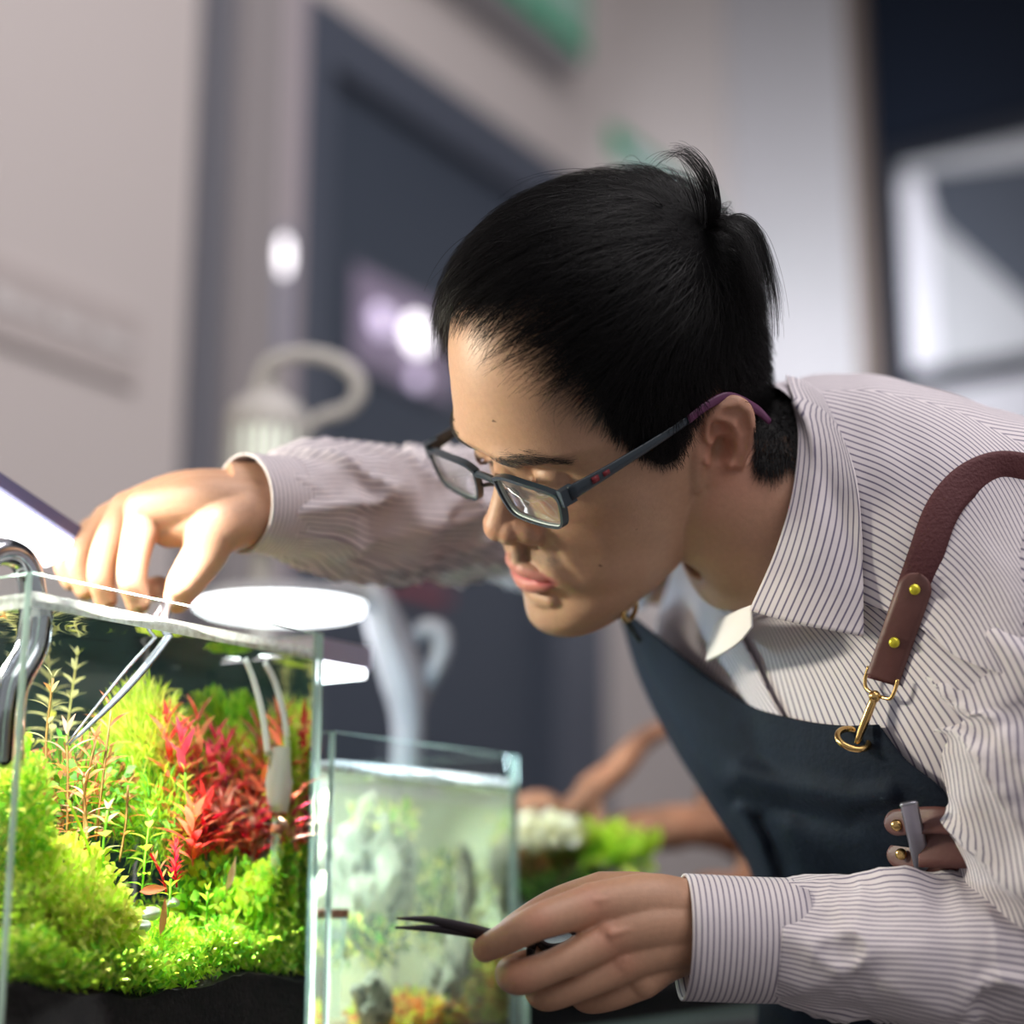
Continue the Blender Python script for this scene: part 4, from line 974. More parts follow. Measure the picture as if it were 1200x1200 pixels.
# far clasp beside the chin
ce = P(738, 719, 1.08)
MB().torus(ce+UP*.003, RIGHT*.8-FWD*.5, .008, .0016, 28, 10, e=(1.2, .8)).obj('eyelet', M_brass, apron)
MB().tube([P(722, 708, 1.10), P(734, 728, 1.10), P(750, 752, 1.10)], .0018, 10, 5).obj('cord', mat('black_cord', (18, 26, 26), .7), apron)
# leather tab with rivets and steel slider at the waist
strip('leather_tab', [(1036, 966), (1070, 962), (1110, 962), (1165, 975)], .0150, .006, M_leather, apron, rnd=1)
strip('leather_tab', [(1039, 1000), (1072, 1004), (1110, 1006), (1165, 990)], .0150, .006, M_leather, apron, rnd=1)
strip('leather_strap', [(1076, 984), (1110, 985), (1170, 985)], .0305, .0058, M_leather, apron)
strip('slider', [(1065, 942), (1074, 975), (1082, 1010), (1088, 1045)], 0.0100, .019, M_steel2, apron, straight=True)
rivet(1051, 967, .0034, .010, M_brass); rivet(1056, 1001, .0034, .010, M_brass)
# trousers, so that the figure stands on the floor
bt = c2w(TRf[3, :3]); hp = Vector(bt)
tr_ = MB(); ax_a = Vector(CM @ A_); fwd_b = Vector(CM @ B_); fwd_b.z = 0; fwd_b.normalize()
tr_.sphere(hp, (.15, .15, .14), 24)
for s_ in (-1, 1):
    h0 = hp+ax_a*.09*s_-fwd_b*.02; h0.z = hp.z-.03
    tr_.tube([h0, Vector((h0.x, h0.y, .48))+fwd_b*.02, Vector((h0.x, h0.y, .10))-fwd_b*.06], [.092, .07, .052], 20, 6)
    tr_.sphere(Vector((h0.x, h0.y, .041))+fwd_b*.0, (.05, .05, .04), 16)
tr_.obj('trousers', M_dark, person)
# ------------------------------------------------------------------ body: head, neck, arms and hands grown into one skin
HZ = np.array([-.116, -.112, -.100, -.088, -.075, -.06, -.04, -.02, 0, .02, .04])
HF = np.array([.076, .087, .0975, .0955, .0905, .0950, .0935, .0905, .0900, .0935, .103])
HB = np.array([.055, .040, .010, -.015, -.035, -.05, -.065, -.077, -.086, -.092, -.097])
HW = np.array([.010, .022, .035, .046, .054, .060, .0645, .0675, .0710, .0745, .077])
HY = np.array([.066, .060, .048, .036, .026, .018, .012, .008, .005, .004, .003])
def SE(p):
    """super-ellipsoid skull used above the brow and for the hair"""
    x, y, z = p[..., 0]/.077, (p[..., 1]-.003)/.100, p[..., 2]-.04
    zz = np.where(z > 0, z/.105, z/.150)
    return ((x*x+y*y)**1.3+np.abs(zz)**2.6)
def skull(p):
    q = np.asarray(p, float); c = np.array([0, 0, .04])
    return c+np.array([0, .003, 0])+(q-c-np.array([0, .003, 0]))*(SE(q)**(-1/2.6))[..., None]
def cspl(x, X, Y):
    i = np.clip(np.searchsorted(X, x)-1, 0, len(X)-2); h_ = X[i+1]-X[i]; t = (x-X[i])/h_
    m = np.gradient(Y, X); return (2*t**3-3*t*t+1)*Y[i]+(t**3-2*t*t+t)*h_*m[i]+(-2*t**3+3*t*t)*Y[i+1]+(t**3-t*t)*h_*m[i+1]
zs = np.concatenate([np.linspace(-.116, .04, 110), .04+.105*np.sin(np.linspace(0, PI/2, 60)[1:-1])]); na = 200
V = []
for z in zs:
    if z <= .04:
        yf, yb, w_, yc = (float(cspl(z, HZ, k)) for k in (HF, HB, HW, HY)); n_ = 2.25
    else:
        q = max(1-((z-.04)/.105)**2.6, 0)**(1/2.6); yf, yb, w_, yc, n_ = .003+.1*q, .003-.1*q, .077*q, .003, 2+.25*max(0, 1-(z-.04)/.03)
    for k in range(na):
        a = 2*PI*k/na; c, s = math.cos(a), math.sin(a); e = 2/(n_ if s > 0 else 2)
        V.append((math.copysign(abs(c)**e, c)*w_, yc+math.copysign(abs(s)**e, s)*((yf-yc) if s > 0 else (yc-yb)), z))
V = np.array(V)
x, y, z = np.abs(V[:, 0]), V[:, 1], V[:, 2]; fw = sm(y, .03, .065)
g2 = lambda cx, cz, sx, sz: np.exp(-((x-cx)/sx)**2-((z-cz)/sz)**2)
dy = -.0100*g2(.031, .018, .015, .0105)+.0042*g2(.028, .036, .020, .0075)+.0015*g2(0, .045, .02, .015)+.0025*g2(0, -.098, .013, .010)-.004*g2(.043, -.042, .011, .020)
dy += -.0022*np.exp(-(((x-(.0215+(-.026-z)*.42))/.0035)**2))*sm(z, -.068, -.050)*(1-sm(z, -.036, -.024))
dy += .003*g2(.024, -.050, .010, .012)
V[:, 1] += dy*fw
dx = .0030*np.exp(-((y-.052)/.02)**2-((z+.004)/.014)**2)-.003*np.exp(-((y-.05)/.02)**2-((z+.05)/.02)**2)-.003*np.exp(-((y-.065)/.02)**2-((z-.06)/.02)**2)
V[:, 0] += np.sign(V[:, 0])*dx
bodyMB = MB()
def addk(vk, faces): bodyMB.add([tuple(v) for v in k2w(np.asarray(vk))], faces)
nz_ = len(zs); F = [(i*na+k, i*na+(k+1) % na, (i+1)*na+(k+1) % na, (i+1)*na+k) for i in range(nz_-1) for k in range(na)]
V = np.vstack([V, [[0, .066, -.1165], [0, .003, .145]]]); F += [(len(V)-2, (k+1) % na, k) for k in range(na)]+[(len(V)-1, (nz_-1)*na+k, (nz_-1)*na+(k+1) % na) for k in range(na)]
addk(V, F)
def kt(pts, rr, seg=14, sub=5, ends=True):
    P_ = [K(*p) for p in pts]; bodyMB.tube(P_, rr, seg, sub)
    if ends:
        for p, r in ((P_[0], rr[0]), (P_[-1], rr[-1])):
            bodyMB.sphere(p, r if isinstance(r, (int, float)) else min(r), seg)
def ks(c, r, seg=18): bodyMB.sphere(K(*c), r, seg)
# nose
kt([(0, .0880, .030), (0, .0895, .016), (0, .0935, .004), (0, .0985, -.006), (0, .1035, -.0145)], [.0075, .0066, .0072, .0082, .0092], 18)
kt([(0, .086, .020), (0, .088, 0), (0, .092, -.014)], [.010, .0115, .013], 18)
ks((0, .1052, -.0172), .0098, 22); ks((0, .1005, -.026), .0075)
for s_ in (-1, 1):
    ks((s_*.0066, .1030, -.0192), .0084)
    kt([(s_*.0095, .099, -.0185), (s_*.0150, .0945, -.0225), (s_*.0155, .0905, -.0275)], [.0076, .0080, .0060], 14)
    ks((s_*.0310, .0755, .0165), .0128, 24)                      # closed lids over the eyes
    kt([(s_*.020, .0860, .0135), (s_*.026, .0885, .0095), (s_*.032, .0890, .0085), (s_*.040, .0855, .0105), (s_*.0455, .0785, .0140)], [.0010, .0013, .0014, .0013, .001], 8)
kt([(0, .0965, -.033), (0, .097, -.040), (0, .0985, -.047)], [.005, .0045, .004])
# lips
kt([(-.0245, .0872, -.0575), (-.016, .0945, -.0548), (-.006, .0988, -.0522), (0, .0990, -.0530), (.006, .0988, -.0522), (.016, .0945, -.0548), (.0245, .0872, -.0575)], [.0022, .0040, .0048, .0046, .0048, .0040, .0022], 14)
kt([(-.0240, .0872, -.0590), (-.014, .0935, -.0632), (0, .0975, -.0655), (.014, .0935, -.0632), (.0240, .0872, -.0590)], [.0020, .0050, .0060, .0050, .0020], 14)
kt([(-.012, .090, -.078), (0, .0915, -.080), (.012, .090, -.078)], [.006, .007, .006])
# ears
def ear(s_):
    E0 = np.array([.0715, -.006, .002]); u_ = np.array([.46, -.88, -.06]); u_ /= np.linalg.norm(u_)
    v_ = np.array([.10, -.16, .98]); v_ -= u_*(u_@v_); v_ /= np.linalg.norm(v_); w_ = np.cross(v_, u_); w_ *= np.sign(w_[0])
    ol = [(-.006, .0), (-.0065, .012), (-.001, .026), (.010, .0335), (.021, .0325), (.0285, .024), (.0295, .010), (.0255, -.004), (.0190, -.016), (.0125, -.028), (.0045, -.0335), (-.002, -.029), (-.0045, -.019), (-.0065, -.008)]
    ol = crva(np.array(ol+[ol[0]]), 121)[:-1]; cen = np.array([.010, .002])
    nr = 26; top_, bot = [], []
    def dseg(q, pts):
        d = 1e9
        for a, b in zip(pts[:-1], pts[1:]):
            a, b = np.array(a), np.array(b); ab = b-a; t = np.clip(((q-a)@ab)/(ab@ab), 0, 1); d = min(d, np.linalg.norm(q-a-t*ab))
        return d
    helix = [(.004, .003), (-.001, .010), (.001, .022), (.010, .0300), (.0205, .0292), (.0258, .0225), (.0268, .010), (.0232, -.003), (.0175, -.014)]
    anti = [(.0085, .022), (.0150, .0165), (.0185, .008), (.0165, -.002), (.0115, -.0095)]
    crus = [(.0165, .016), (.019, .022)]
    for i in range(nr+1):
        r = i/nr
        for q in ol:
            p = cen+(q-cen)*r
            hgt = .0045*math.exp(-(dseg(p, helix)/.0030)**2)+.0042*math.exp(-(dseg(p, anti)/.0036)**2)+.002*math.exp(-(dseg(p, crus)/.003)**2)
            hgt -= .0095*math.exp(-(np.linalg.norm((p-np.array([.0075, -.001]))/np.array([.0066, .0080]))**3))
            hgt -= .0045*math.exp(-(np.linalg.norm((p-np.array([.0075, .0145]))/np.array([.0058, .0050]))**3))
            hgt += .0055*math.exp(-(np.linalg.norm((p-np.array([-.0030, -.0045]))/np.array([.0034, .0055]))**2))      # tragus
            hgt += .0030*math.exp(-(np.linalg.norm((p-np.array([.0105, -.0115]))/np.array([.0040, .0035]))**2))      # antitragus
            hgt += .0030*math.exp(-(np.linalg.norm((p-np.array([.004, -.025]))/np.array([.0075, .0075]))**2))
            ed = .0028*(1-r**6)
            top_.append(p); bot.append((hgt, ed))
    Vt, Vb = [], []
    for p, (hg, ed) in zip(top_, bot):
        base = E0+u_*p[0]+v_*p[1]
        Vt.append(base+w_*(.0040+hg)); Vb.append(base+w_*(.0040+min(hg, 0)-.0022-ed))
    n1 = len(Vt); m_ = len(ol); Fs = []
    for i in range(nr):
        for k in range(m_):
            a, b, c, d = i*m_+k, i*m_+(k+1) % m_, (i+1)*m_+(k+1) % m_, (i+1)*m_+k
            Fs += [(a, b, c, d), (a+n1, d+n1, c+n1, b+n1)]
    for k in range(m_):
        a, b = nr*m_+k, nr*m_+(k+1) % m_; Fs.append((a, b, b+n1, a+n1))
    A = np.array(Vt+Vb); A[:, 0] *= s_; addk(A, Fs)
    r0 = np.array([[s_*.066, -.002, 0]]); kt([(s_*.064, .002, -.020), (s_*.066, -.001, .004), (s_*.064, -.006, .020)], [.008, .0105, .008])
ear(1); ear(-1)
# neck and the hidden trunk
HC = k2w([0, -.018, -.045]); NB = c2w(TRf[-1, :3]); NB2 = c2w(TRf[-40, :3])
HCv, NBv = Vector(HC), Vector(NB)
bodyMB.tube([HCv, HCv.lerp(NBv, .45)+UP*.002-FWD*.002, NBv, Vector(NB2)], [.048, .0520, .057, .070], 96, 14)
thb = np.linspace(0, 2*PI, 61)[:-1]; tb = np.linspace(0.02, .93, 30); G = []
for q in tb:
    p = Tpt(thb, q); c = p.mean(0); G.append(c+(p-c)*.90)
G = c2w(np.array(G)); n0 = len(bodyMB.v); Vv = [tuple(p) for r in G for p in r]; Ff = [(i*60+k, i*60+(k+1) % 60, (i+1)*60+(k+1) % 60, (i+1)*60+k) for i in range(29) for k in range(60)]
Vv += [tuple(G[0].mean(0)), tuple(G[-1].mean(0))]; Ff += [(1800, (k+1) % 60, k) for k in range(60)]+[(1801, 29*60+k, 29*60+(k+1) % 60) for k in range(60)]
bodyMB.add(Vv, Ff)
def chain(l, rr, sub=5, seg=14, flat=None):
    seg = max(seg, 28); sub = max(sub, 8)
    P_ = pv(l); bodyMB.tube(P_, rr, seg, sub, flat=flat)
    for p, r in zip(P_, rr): bodyMB.sphere(p, r if isinstance(r, (int, float)) else min(r), seg)
# arms
chain([(1150, 780, 1.03), (1222, 850, .990), (1250, 990, .965), (1290, 1110, .965)], [.04, .045, .042, .038])
chain([(1290, 1125, .967), (1130, 1112, .964), (1000, 1100, .966), (880, 1092, .967)], [.04, .036, .0275, .0245])
chain([(770, 640, 1.30), (600, 608, 1.28), (480, 602, 1.21), (400, 594, 1.155), (340, 592, 1.12)], [.045, .040, .036, .032, .0265])
# near hand (his left): back of the hand to the lens, index finger out along the scissors
chain([(880, 1092, .967), (830, 1086, .968), (795, 1082, .966)], [(.0265, .0215), (.0260, .0205), (.0250, .0190)], flat=FWD)
for l, rr in (([(815, 1066, .966), (760, 1058, .957), (694, 1061, .948)], [.016, .0165, .0128]), ([(815, 1082, .962), (760, 1084, .952), (714, 1097, .944)], [.016, .0162, .0120]),
              ([(815, 1098, .964), (770, 1110, .954), (730, 1127, .947)], [.016, .0145, .0115]), ([(815, 1106, .972), (780, 1124, .961), (754, 1147, .954)], [.015, .013, .0110]),
              ([(815, 1066, .982), (760, 1050, .982), (706, 1044, .985)], [.0140, .0132, .0112]), ([(780, 1090, .975), (720, 1090, .970)], [.018, .016]),
              ([(694, 1060, .948), (632, 1080, .928), (594, 1099, .932), (569, 1112, .942)], [.0120, .0099, .0088, .0074]),
              ([(714, 1100, .944), (655, 1129, .933), (609, 1145, .934), (600, 1137, .956), (636, 1122, .972)], [.0114, .0092, .0098, .0084, .0072]),
              ([(730, 1130, .947), (678, 1155, .943), (640, 1165, .950), (634, 1152, .970), (662, 1134, .980)], [.0108, .0088, .0094, .0084, .0074]),
              ([(754, 1150, .955), (716, 1167, .957), (688, 1170, .966), (680, 1156, .981), (700, 1142, .986)], [.0098, .0082, .0082, .0074, .0068]),
              ([(706, 1044, .985), (652, 1060, .988), (608, 1086, .975), (587, 1100, .966)], [.0112, .0096, .0088, .0068])):
    chain(l, rr, 6, 16)
# tendons and knuckles on the back of the near hand
for l, rr in (([(790, 1062, .9485), (740, 1054, .9428), (696, 1056, .9384)], [.0022, .0022, .0030]), ([(790, 1080, .9462), (750, 1086, .9378), (716, 1095, .9344)], [.0020, .0020, .0030]),
              ([(790, 1096, .9492), (755, 1112, .9418), (732, 1125, .9384)], [.0020, .0020, .0028])): chain(l, rr, 5, 10)
# far hand (his right): fingers down into the tank
chain([(345, 592, 1.122), (305, 588, 1.105), (268, 588, 1.097)], [(.0260, .0205), (.0255, .0195), (.0255, .0185)], flat=FWD)
for l, rr in (([(290, 596, 1.095), (230, 592, 1.085), (172, 600, 1.080)], [.021, .020, .0150]), ([(290, 586, 1.105), (215, 582, 1.098), (150, 598, 1.098)], [.020, .017, .0125]),
              ([(290, 584, 1.115), (200, 586, 1.115), (128, 610, 1.116)], [.019, .015, .0115]), ([(290, 590, 1.122), (190, 600, 1.128), (110, 624, 1.130)], [.018, .013, .0105]),
              ([(285, 606, 1.088), (252, 622, 1.075), (238, 652, 1.070), (217, 684, 1.066), (208, 702, 1.067)], [.020, .0175, .0140, .0118, .0090]),
              ([(250, 612, 1.080), (200, 616, 1.085)], [.0165, .0145]),
              ([(172, 600, 1.080), (160, 640, 1.070), (155, 676, 1.068), (162, 706, 1.072)], [.0136, .0104, .0096, .0080]),
              ([(150, 598, 1.098), (128, 636, 1.088), (119, 672, 1.086), (124, 702, 1.090)], [.0122, .0100, .0092, .0078]),
              ([(128, 610, 1.116), (102, 640, 1.108), (93, 664, 1.104), (101, 690, 1.104)], [.0114, .0096, .0090, .0078]),
              ([(110, 624, 1.130), (86, 644, 1.124), (77, 660, 1.120), (84, 680, 1.118)], [.0102, .0088, .0080, .0070]),
              ([(185, 690, 1.10), (174, 692, 1.085)], [.0085, .0078])):
    chain(l, rr, 6, 16)
tmp = bodyMB.obj('body', None)
tmp.data.materials.clear()
rm = tmp.modifiers.new('grow', 'REMESH'); rm.mode = 'VOXEL'; rm.voxel_size = .00105; rm.adaptivity = 0
s1_ = tmp.modifiers.new('soften', 'SMOOTH'); s1_.factor = .5; s1_.iterations = 3
dg = bpy.context.evaluated_depsgraph_get(); dg.update()
me = bpy.data.meshes.new_from_object(tmp.evaluated_get(dg)); bpy.data.objects.remove(tmp)
me.name = 'body'
nv = len(me.vertices); vw = np.empty(nv*3); me.vertices.foreach_get('co', vw); vw = vw.reshape(-1, 3)
# skin colours: lips, stubble, scalp, ear flush, moles
vk = w2k(vw); xk, yk_, zk = vk[:, 0], vk[:, 1], vk[:, 2]; ax_ = np.abs(xk)
def L3(c): return np.array(lin(c))
skin = np.tile(L3((184, 145, 120)), (nv, 1))
inhead = (ax_ < .12) & (yk_ > -.13) & (yk_ < .13) & (zk > -.14) & (zk < .18)
def blend(c, w_):
    w_ = np.where(inhead, w_, 0)[:, None]; skin[:] = skin*(1-w_)+L3(c)*w_
front = sm(yk_, .05, .075)
mx_ = ax_/.0265
zu = -.0478-.0075*np.clip(mx_, 0, 1)**2-.0012*np.exp(-(ax_/.003)**2); zl = -.0718+.0120*np.clip(mx_, 0, 1)**2
blend((186, 112, 108), .8*front*sm(zk, zl-.0012, zl+.0012)*(1-sm(zk, zu-.0010, zu+.0010))*(1-sm(ax_, .0245, .0275)))
blend((196, 84, 94), front*np.exp(-((zk+.0585)/.0026)**2)*(1-sm(ax_, .020, .025))*.85)
blend((120, 40, 48), front*np.exp(-((zk+.0582)/.0013)**2)*(1-sm(ax_, .022, .026))*.8)
nsp = np.array([noise.noise(Vector(p*900)) if h_ else 0 for p, h_ in zip(vk, inhead & (zk < -.03))])
stub = front*np.exp(-((zk+.0425)/.0062)**2)*(1-sm(ax_, .024, .032))
blend((104, 98, 94), stub*np.clip(.55+.35*nsp, 0, .8))
blend((150, 126, 108), front*np.exp(-((zk+.098)/.012)**2)*(1-sm(ax_, .015, .03))*.18)
blend((192, 122, 104), sm(ax_, .070, .078)*np.exp(-((yk_+.01)/.03)**2)*np.exp(-(zk/.04)**2)*.55)
blend((188, 132, 108), np.exp(-((ax_-.045)/.02)**2-((zk+.012)/.018)**2)*front*.3)
blend((186, 124, 104), np.exp(-(ax_/.02)**2-((zk+.02)/.012)**2)*front*.35)
blend((54, 42, 38), front*np.exp(-((zk-(.0098+.25*(np.clip(ax_-.034, -1, 1))*(ax_ > .034)+.2*(np.clip(.026-ax_, 0, 1))))/.0011)**2)*sm(ax_, .019, .023)*(1-sm(ax_, .043, .046))*(yk_ > .075)*.9)
for q in ((.066, .03, -.055), (.058, .048, -.03), (.055, .055, -.012), (.05, .075, .045), (.045, .07, -.05), (.02, .1, .062), (.064, .045, .03)):
    dq = np.linalg.norm((vk-np.array(q))*np.array([.6, 1, 1]), axis=1); blend((80, 48, 40), (dq < .0010)*.8)
# scalp under the hair
AZ = np.array([0, 12, 27, 39, 46, 49, 51, 57, 63, 68, 76, 82, 88, 95, 104, 112, 122, 140, 180.])
ZH = np.array([.117, .117, .110, .099, .081, .063, .045, .029, .013, .006, .004, .012, .024, .034, .040, .020, -.036, -.055, -.060])
def hairmask(p, soft=.006):
    az = np.degrees(np.arctan2(np.abs(p[:, 0]), p[:, 1])); return sm(p[:, 2]-np.interp(az, AZ, ZH), -soft, soft*1.2)
hm = hairmask(vk, .007); thin = np.exp(-((np.degrees(np.arctan2(ax_, yk_))-30)/22)**2)*np.exp(-((zk-.117)/.014)**2)
blend((24, 20, 20), hm*(1-.55*thin)*(ax_ < .084))
# hands a little rosier
hand = (~inhead); skin[hand] *= np.array([1.0, .95, .92])
for q, r_ in (((694, 1058, .937), .010), ((714, 1096, .933), .010), ((730, 1126, .937), .009), ((632, 1080, .919), .008), ((609, 1145, .926), .009), ((569, 1112, .936), .007), ((158, 640, 1.06), .010), ((165, 600, 1.07), .012)):
    dq = np.linalg.norm(vw-c2w(pxd(*q)), axis=1); wq = (.45*np.exp(-(dq/r_)**2))[:, None]; skin[:] = skin*(1-wq)+L3((190, 126, 104))*wq
m_skin = mat('skin', (184, 145, 120), .48, spec=.45, vcol='Col', bump=.12, bscale=900, var=.05, sss=.12)
ca = me.color_attributes.new('Col', 'FLOAT_COLOR', 'POINT'); cc = np.ones((nv, 4), 'f'); cc[:, :3] = skin; ca.data.foreach_set('color', cc.ravel())
me.materials.clear(); me.materials.append(m_skin); me.polygons.foreach_set('use_smooth', [True]*len(me.polygons)); me.update()
body = put('body', me, person)
# ------------------------------------------------------------------ hair
m_hair = mat('black_hair', (13, 11, 13), .34, spec=.22)
def curves(name, strands, r0, r1, m, parent):
    cu = bpy.data.hair_curves.new(name); cu.add_curves([len(s) for s in strands])
    pos = np.concatenate(strands).astype('f'); cu.attributes['position'].data.foreach_set('vector', pos.ravel()) if 'position' in cu.attributes else cu.points.foreach_set('position', pos.ravel())
    rad = np.concatenate([np.linspace(r0, r1, len(s)) for s in strands]).astype('f')
    a = cu.attributes.get('radius') or cu.attributes.new('radius', 'FLOAT', 'POINT'); a.data.foreach_set('value', rad)
    cu.materials.append(m); o = bpy.data.objects.new(name, cu); COL.objects.link(o); setpar(o, parent); return o
WH = skull(np.array([[.048, -.042, .120]]))[0]                    # crown whorl
def skn(p):
    e = 1e-4; g = np.stack([(SE(p+np.eye(3)[i]*e)-SE(p-np.eye(3)[i]*e))/(2*e) for i in range(3)], -1); return g/np.linalg.norm(g, axis=-1, keepdims=True)
N0 = 60000
cand = rng.normal(size=(N0, 3)); cand /= np.linalg.norm(cand, axis=1, keepdims=True)
cand = skull(np.array([0, .003, .04])+cand*.1)
pm = hairmask(cand-np.array([0, 0, .003]), .005); az_ = np.degrees(np.arctan2(np.abs(cand[:, 0]), cand[:, 1]))
thin = np.exp(-((az_-28)/24)**2)*np.exp(-((cand[:, 2]-.121)/.015)**2)
keep = (rng.random(N0) < pm*(1-.80*thin)) & ~((np.abs(cand[:, 0]) > .066) & (np.abs(cand[:, 1]+.012) < .020) & (cand[:, 2] < .030))
R0 = cand[keep][:26000]; nS = len(R0)
topness = sm(R0[:, 2], .06, .125)
dist = R0[:, 2]-np.interp(np.degrees(np.arctan2(np.abs(R0[:, 0]), R0[:, 1])), AZ, ZH)
slen = (.020+.034*topness)*(.30+.70*sm(dist, .0, .030))*rng.uniform(.75, 1.2, nS)*np.where(R0[:, 2] < .03, .55, 1)*np.where(R0[:, 2] < 0, .6, 1)
lift = (.006+.0085*topness)*rng.uniform(.25, 1.0, nS)*np.where(R0[:, 2] < .035, .6, 1)*np.where(rng.random(nS) < .012, 1.7, 1)
lift += .0065*sm(-R0[:, 1], .035, .075)*rng.uniform(.3, 1, nS)
lift *= 1-.55*np.exp(-((np.degrees(np.arctan2(np.abs(R0[:, 0]), R0[:, 1]))-25)/30)**2)*np.exp(-((R0[:, 2]-.112)/.02)**2)
nP = 9; p = R0.copy(); path = []; wob = rng.normal(size=(nS, 3))*.22
clump = np.array([[noise.noise(Vector(q*55)+Vector((k*9, 0, 0))) for k in range(3)] for q in R0])*1.0
for k in range(nP):
    s_ = k/(nP-1); n_ = skn(p)
    path.append(p+n_*(lift*(1-np.exp(-s_*3.2)))[:, None]+n_*.0004)
    d = p-WH; d = d/(np.linalg.norm(d, axis=1, keepdims=True)+.012)
    fwdw = sm(p[:, 2], .05, .10)*sm(p[:, 1], -.055, .0)
    d = d+fwdw[:, None]*np.array([-.25, .9, .0])+np.array([0, -.15, -.45])*(1-topness)[:, None]
    d = d+wob+clump*(.35+.5*s_)
    d -= n_*(d*n_).sum(1, keepdims=True); d /= np.linalg.norm(d, axis=1, keepdims=True)+1e-9
    p = skull(p+d*(slen/(nP-1))[:, None])
path = np.stack(path, 1)
strands = [k2w(s) for s in path]
# standing tuft at the crown
tuft = []
dW = w2c(k2w(WH))[2]
def lock(ctl, n, jx, jd, lo=.45):
    ctl = np.array(ctl, float)
    for i in range(n):
        a = rng.normal(); b = rng.normal(); g_ = np.linspace(.35, 1, len(ctl))
        c = ctl+np.stack([a*jx*g_, b*jx*.7*g_, rng.normal()*jd*g_], -1)
        q = crva(np.array([pxd(*r) for r in c]), 14); k = int(14*rng.uniform(lo, 1.0))
        tuft.append(c2w(crva(q[:max(k, 4)], 10)))
lock([(832, 272, dW), (834, 240, dW-.004), (822, 205, dW-.006), (800, 180, dW-.004), (778, 186, dW), (762, 206, dW+.004)], 70, 7, .005)
lock([(836, 268, dW), (838, 235, dW-.004), (828, 200, dW-.004), (806, 176, dW), (786, 176, dW+.004)], 80, 6, .005, .55)
lock([(822, 262, dW), (818, 235, dW), (808, 205, dW), (800, 190, dW)], 40, 9, .005)
lock([(836, 270, dW), (862, 256, dW), (884, 272, dW), (898, 312, dW), (906, 362, dW+.004), (907, 415, dW+.01)], 240, 6, .010)
lock([(834, 266, dW), (850, 262, dW-.01), (874, 280, dW-.015), (890, 322, dW-.02), (898, 372, dW-.02)], 240, 10, .008)
BB = BVHTree.FromPolygons([tuple(v) for v in vw], [tuple(q.vertices) for q in me.polygons])
# short nape hair between the ear and the collar
for i in range(4200):
    qx, qy = rng.uniform(872, 945), rng.uniform(440, 556)
    if qx < 884 and qy > 470 or qy > 553-abs(qx-903)*.5: continue
    h_ = BB.ray_cast(CAM, ray(qx, qy).normalized())
    if h_[0] is None or (h_[0]-CAM).length > 1.3: continue
    nn_ = h_[1]; d = -UP*.9-RIGHT*.1+FWD*.1+Vector(rng.normal(size=3))*.16; d = (d-nn_*d.dot(nn_)).normalized(); L = rng.uniform(.007, .015)
    ss = np.linspace(0, 1, 6)[:, None]; tuft.append(np.array(h_[0])-np.array(nn_)*.0005+np.array(d)*L*ss+np.array(nn_)*(.0045*np.sin(ss*2.2)*rng.uniform(.3, 1)))
hair = curves('hair', strands+tuft, .00017, .00005, m_hair, person)
# under-layer giving the hair its mass
m_cap = mat('hair_mass', (11, 10, 12), .7, spec=.12, bump=.8, bscale=300)
th_ = np.linspace(0, 2*PI, 181); ph = np.linspace(.004, 2.45, 120); TH_, PH_ = np.meshgrid(th_, ph)
dirs = np.stack([np.sin(PH_)*np.sin(TH_), np.sin(PH_)*np.cos(TH_), np.cos(PH_)], -1).reshape(-1, 3)
sk = skull(np.array([0, .003, .04])+dirs*.1); hmk = hairmask(sk-np.array([0, 0, .004]), .008)
az_ = np.degrees(np.arctan2(np.abs(sk[:, 0]), sk[:, 1])); thn = np.exp(-((az_-28)/26)**2)*np.exp(-((sk[:, 2]-.117)/.016)**2)
earz = ((np.abs(sk[:, 0]) > .062) & (np.abs(sk[:, 1]+.010) < .024) & (sk[:, 2] < .032))
offc = -.004+hmk*(1-thn)*(.004+.003*sm(sk[:, 2], .0, .06)+.004*sm(sk[:, 2], .07, .13))
offc = np.where(earz, -.006, offc)
capw = k2w(sk+skn(sk)*offc[:, None]).reshape(120, 181, 3)
mcap = MB().grid(capw); okv = (hmk > .30) & ~earz
mcap.f = [q for q in mcap.f if all(okv[k] for k in q)]; mcap.mi = [0]*len(mcap.f)
mcap.obj('hair_mass', m_cap, hair)
for s_ in (1, -1):
    eb = []
    for i in range(430):
        t = rng.random(); xx = .011+.041*t; zz = .0300+.0115*math.sin(PI*min(1, t*.82))-.002*t+rng.normal()*.0034*(1-.6*t)
        o_ = K(s_*xx, .16, zz); dd = (K(s_*xx, 0, zz)-o_).normalized(); h_ = BB.ray_cast(o_, dd)
        if h_[0] is None: continue
        r_ = np.array(w2k(np.array(h_[0]))); nk = np.array(h_[1] @ Matrix(CM.tolist())) @ RH
        d = np.array([s_*(.85), -.35, .35*(1-1.6*t)])+rng.normal(size=3)*.15; d -= nk*(d@nk); L = rng.uniform(.005, .009)
        ss = np.linspace(0, 1, 5)[:, None]; eb.append(k2w(r_+d*L*ss+nk*(.0012*np.sin(ss*2.6))))
    curves('eyebrow', eb, .00008, .00003, mat('brow_hair', (34, 28, 26), .5), person)
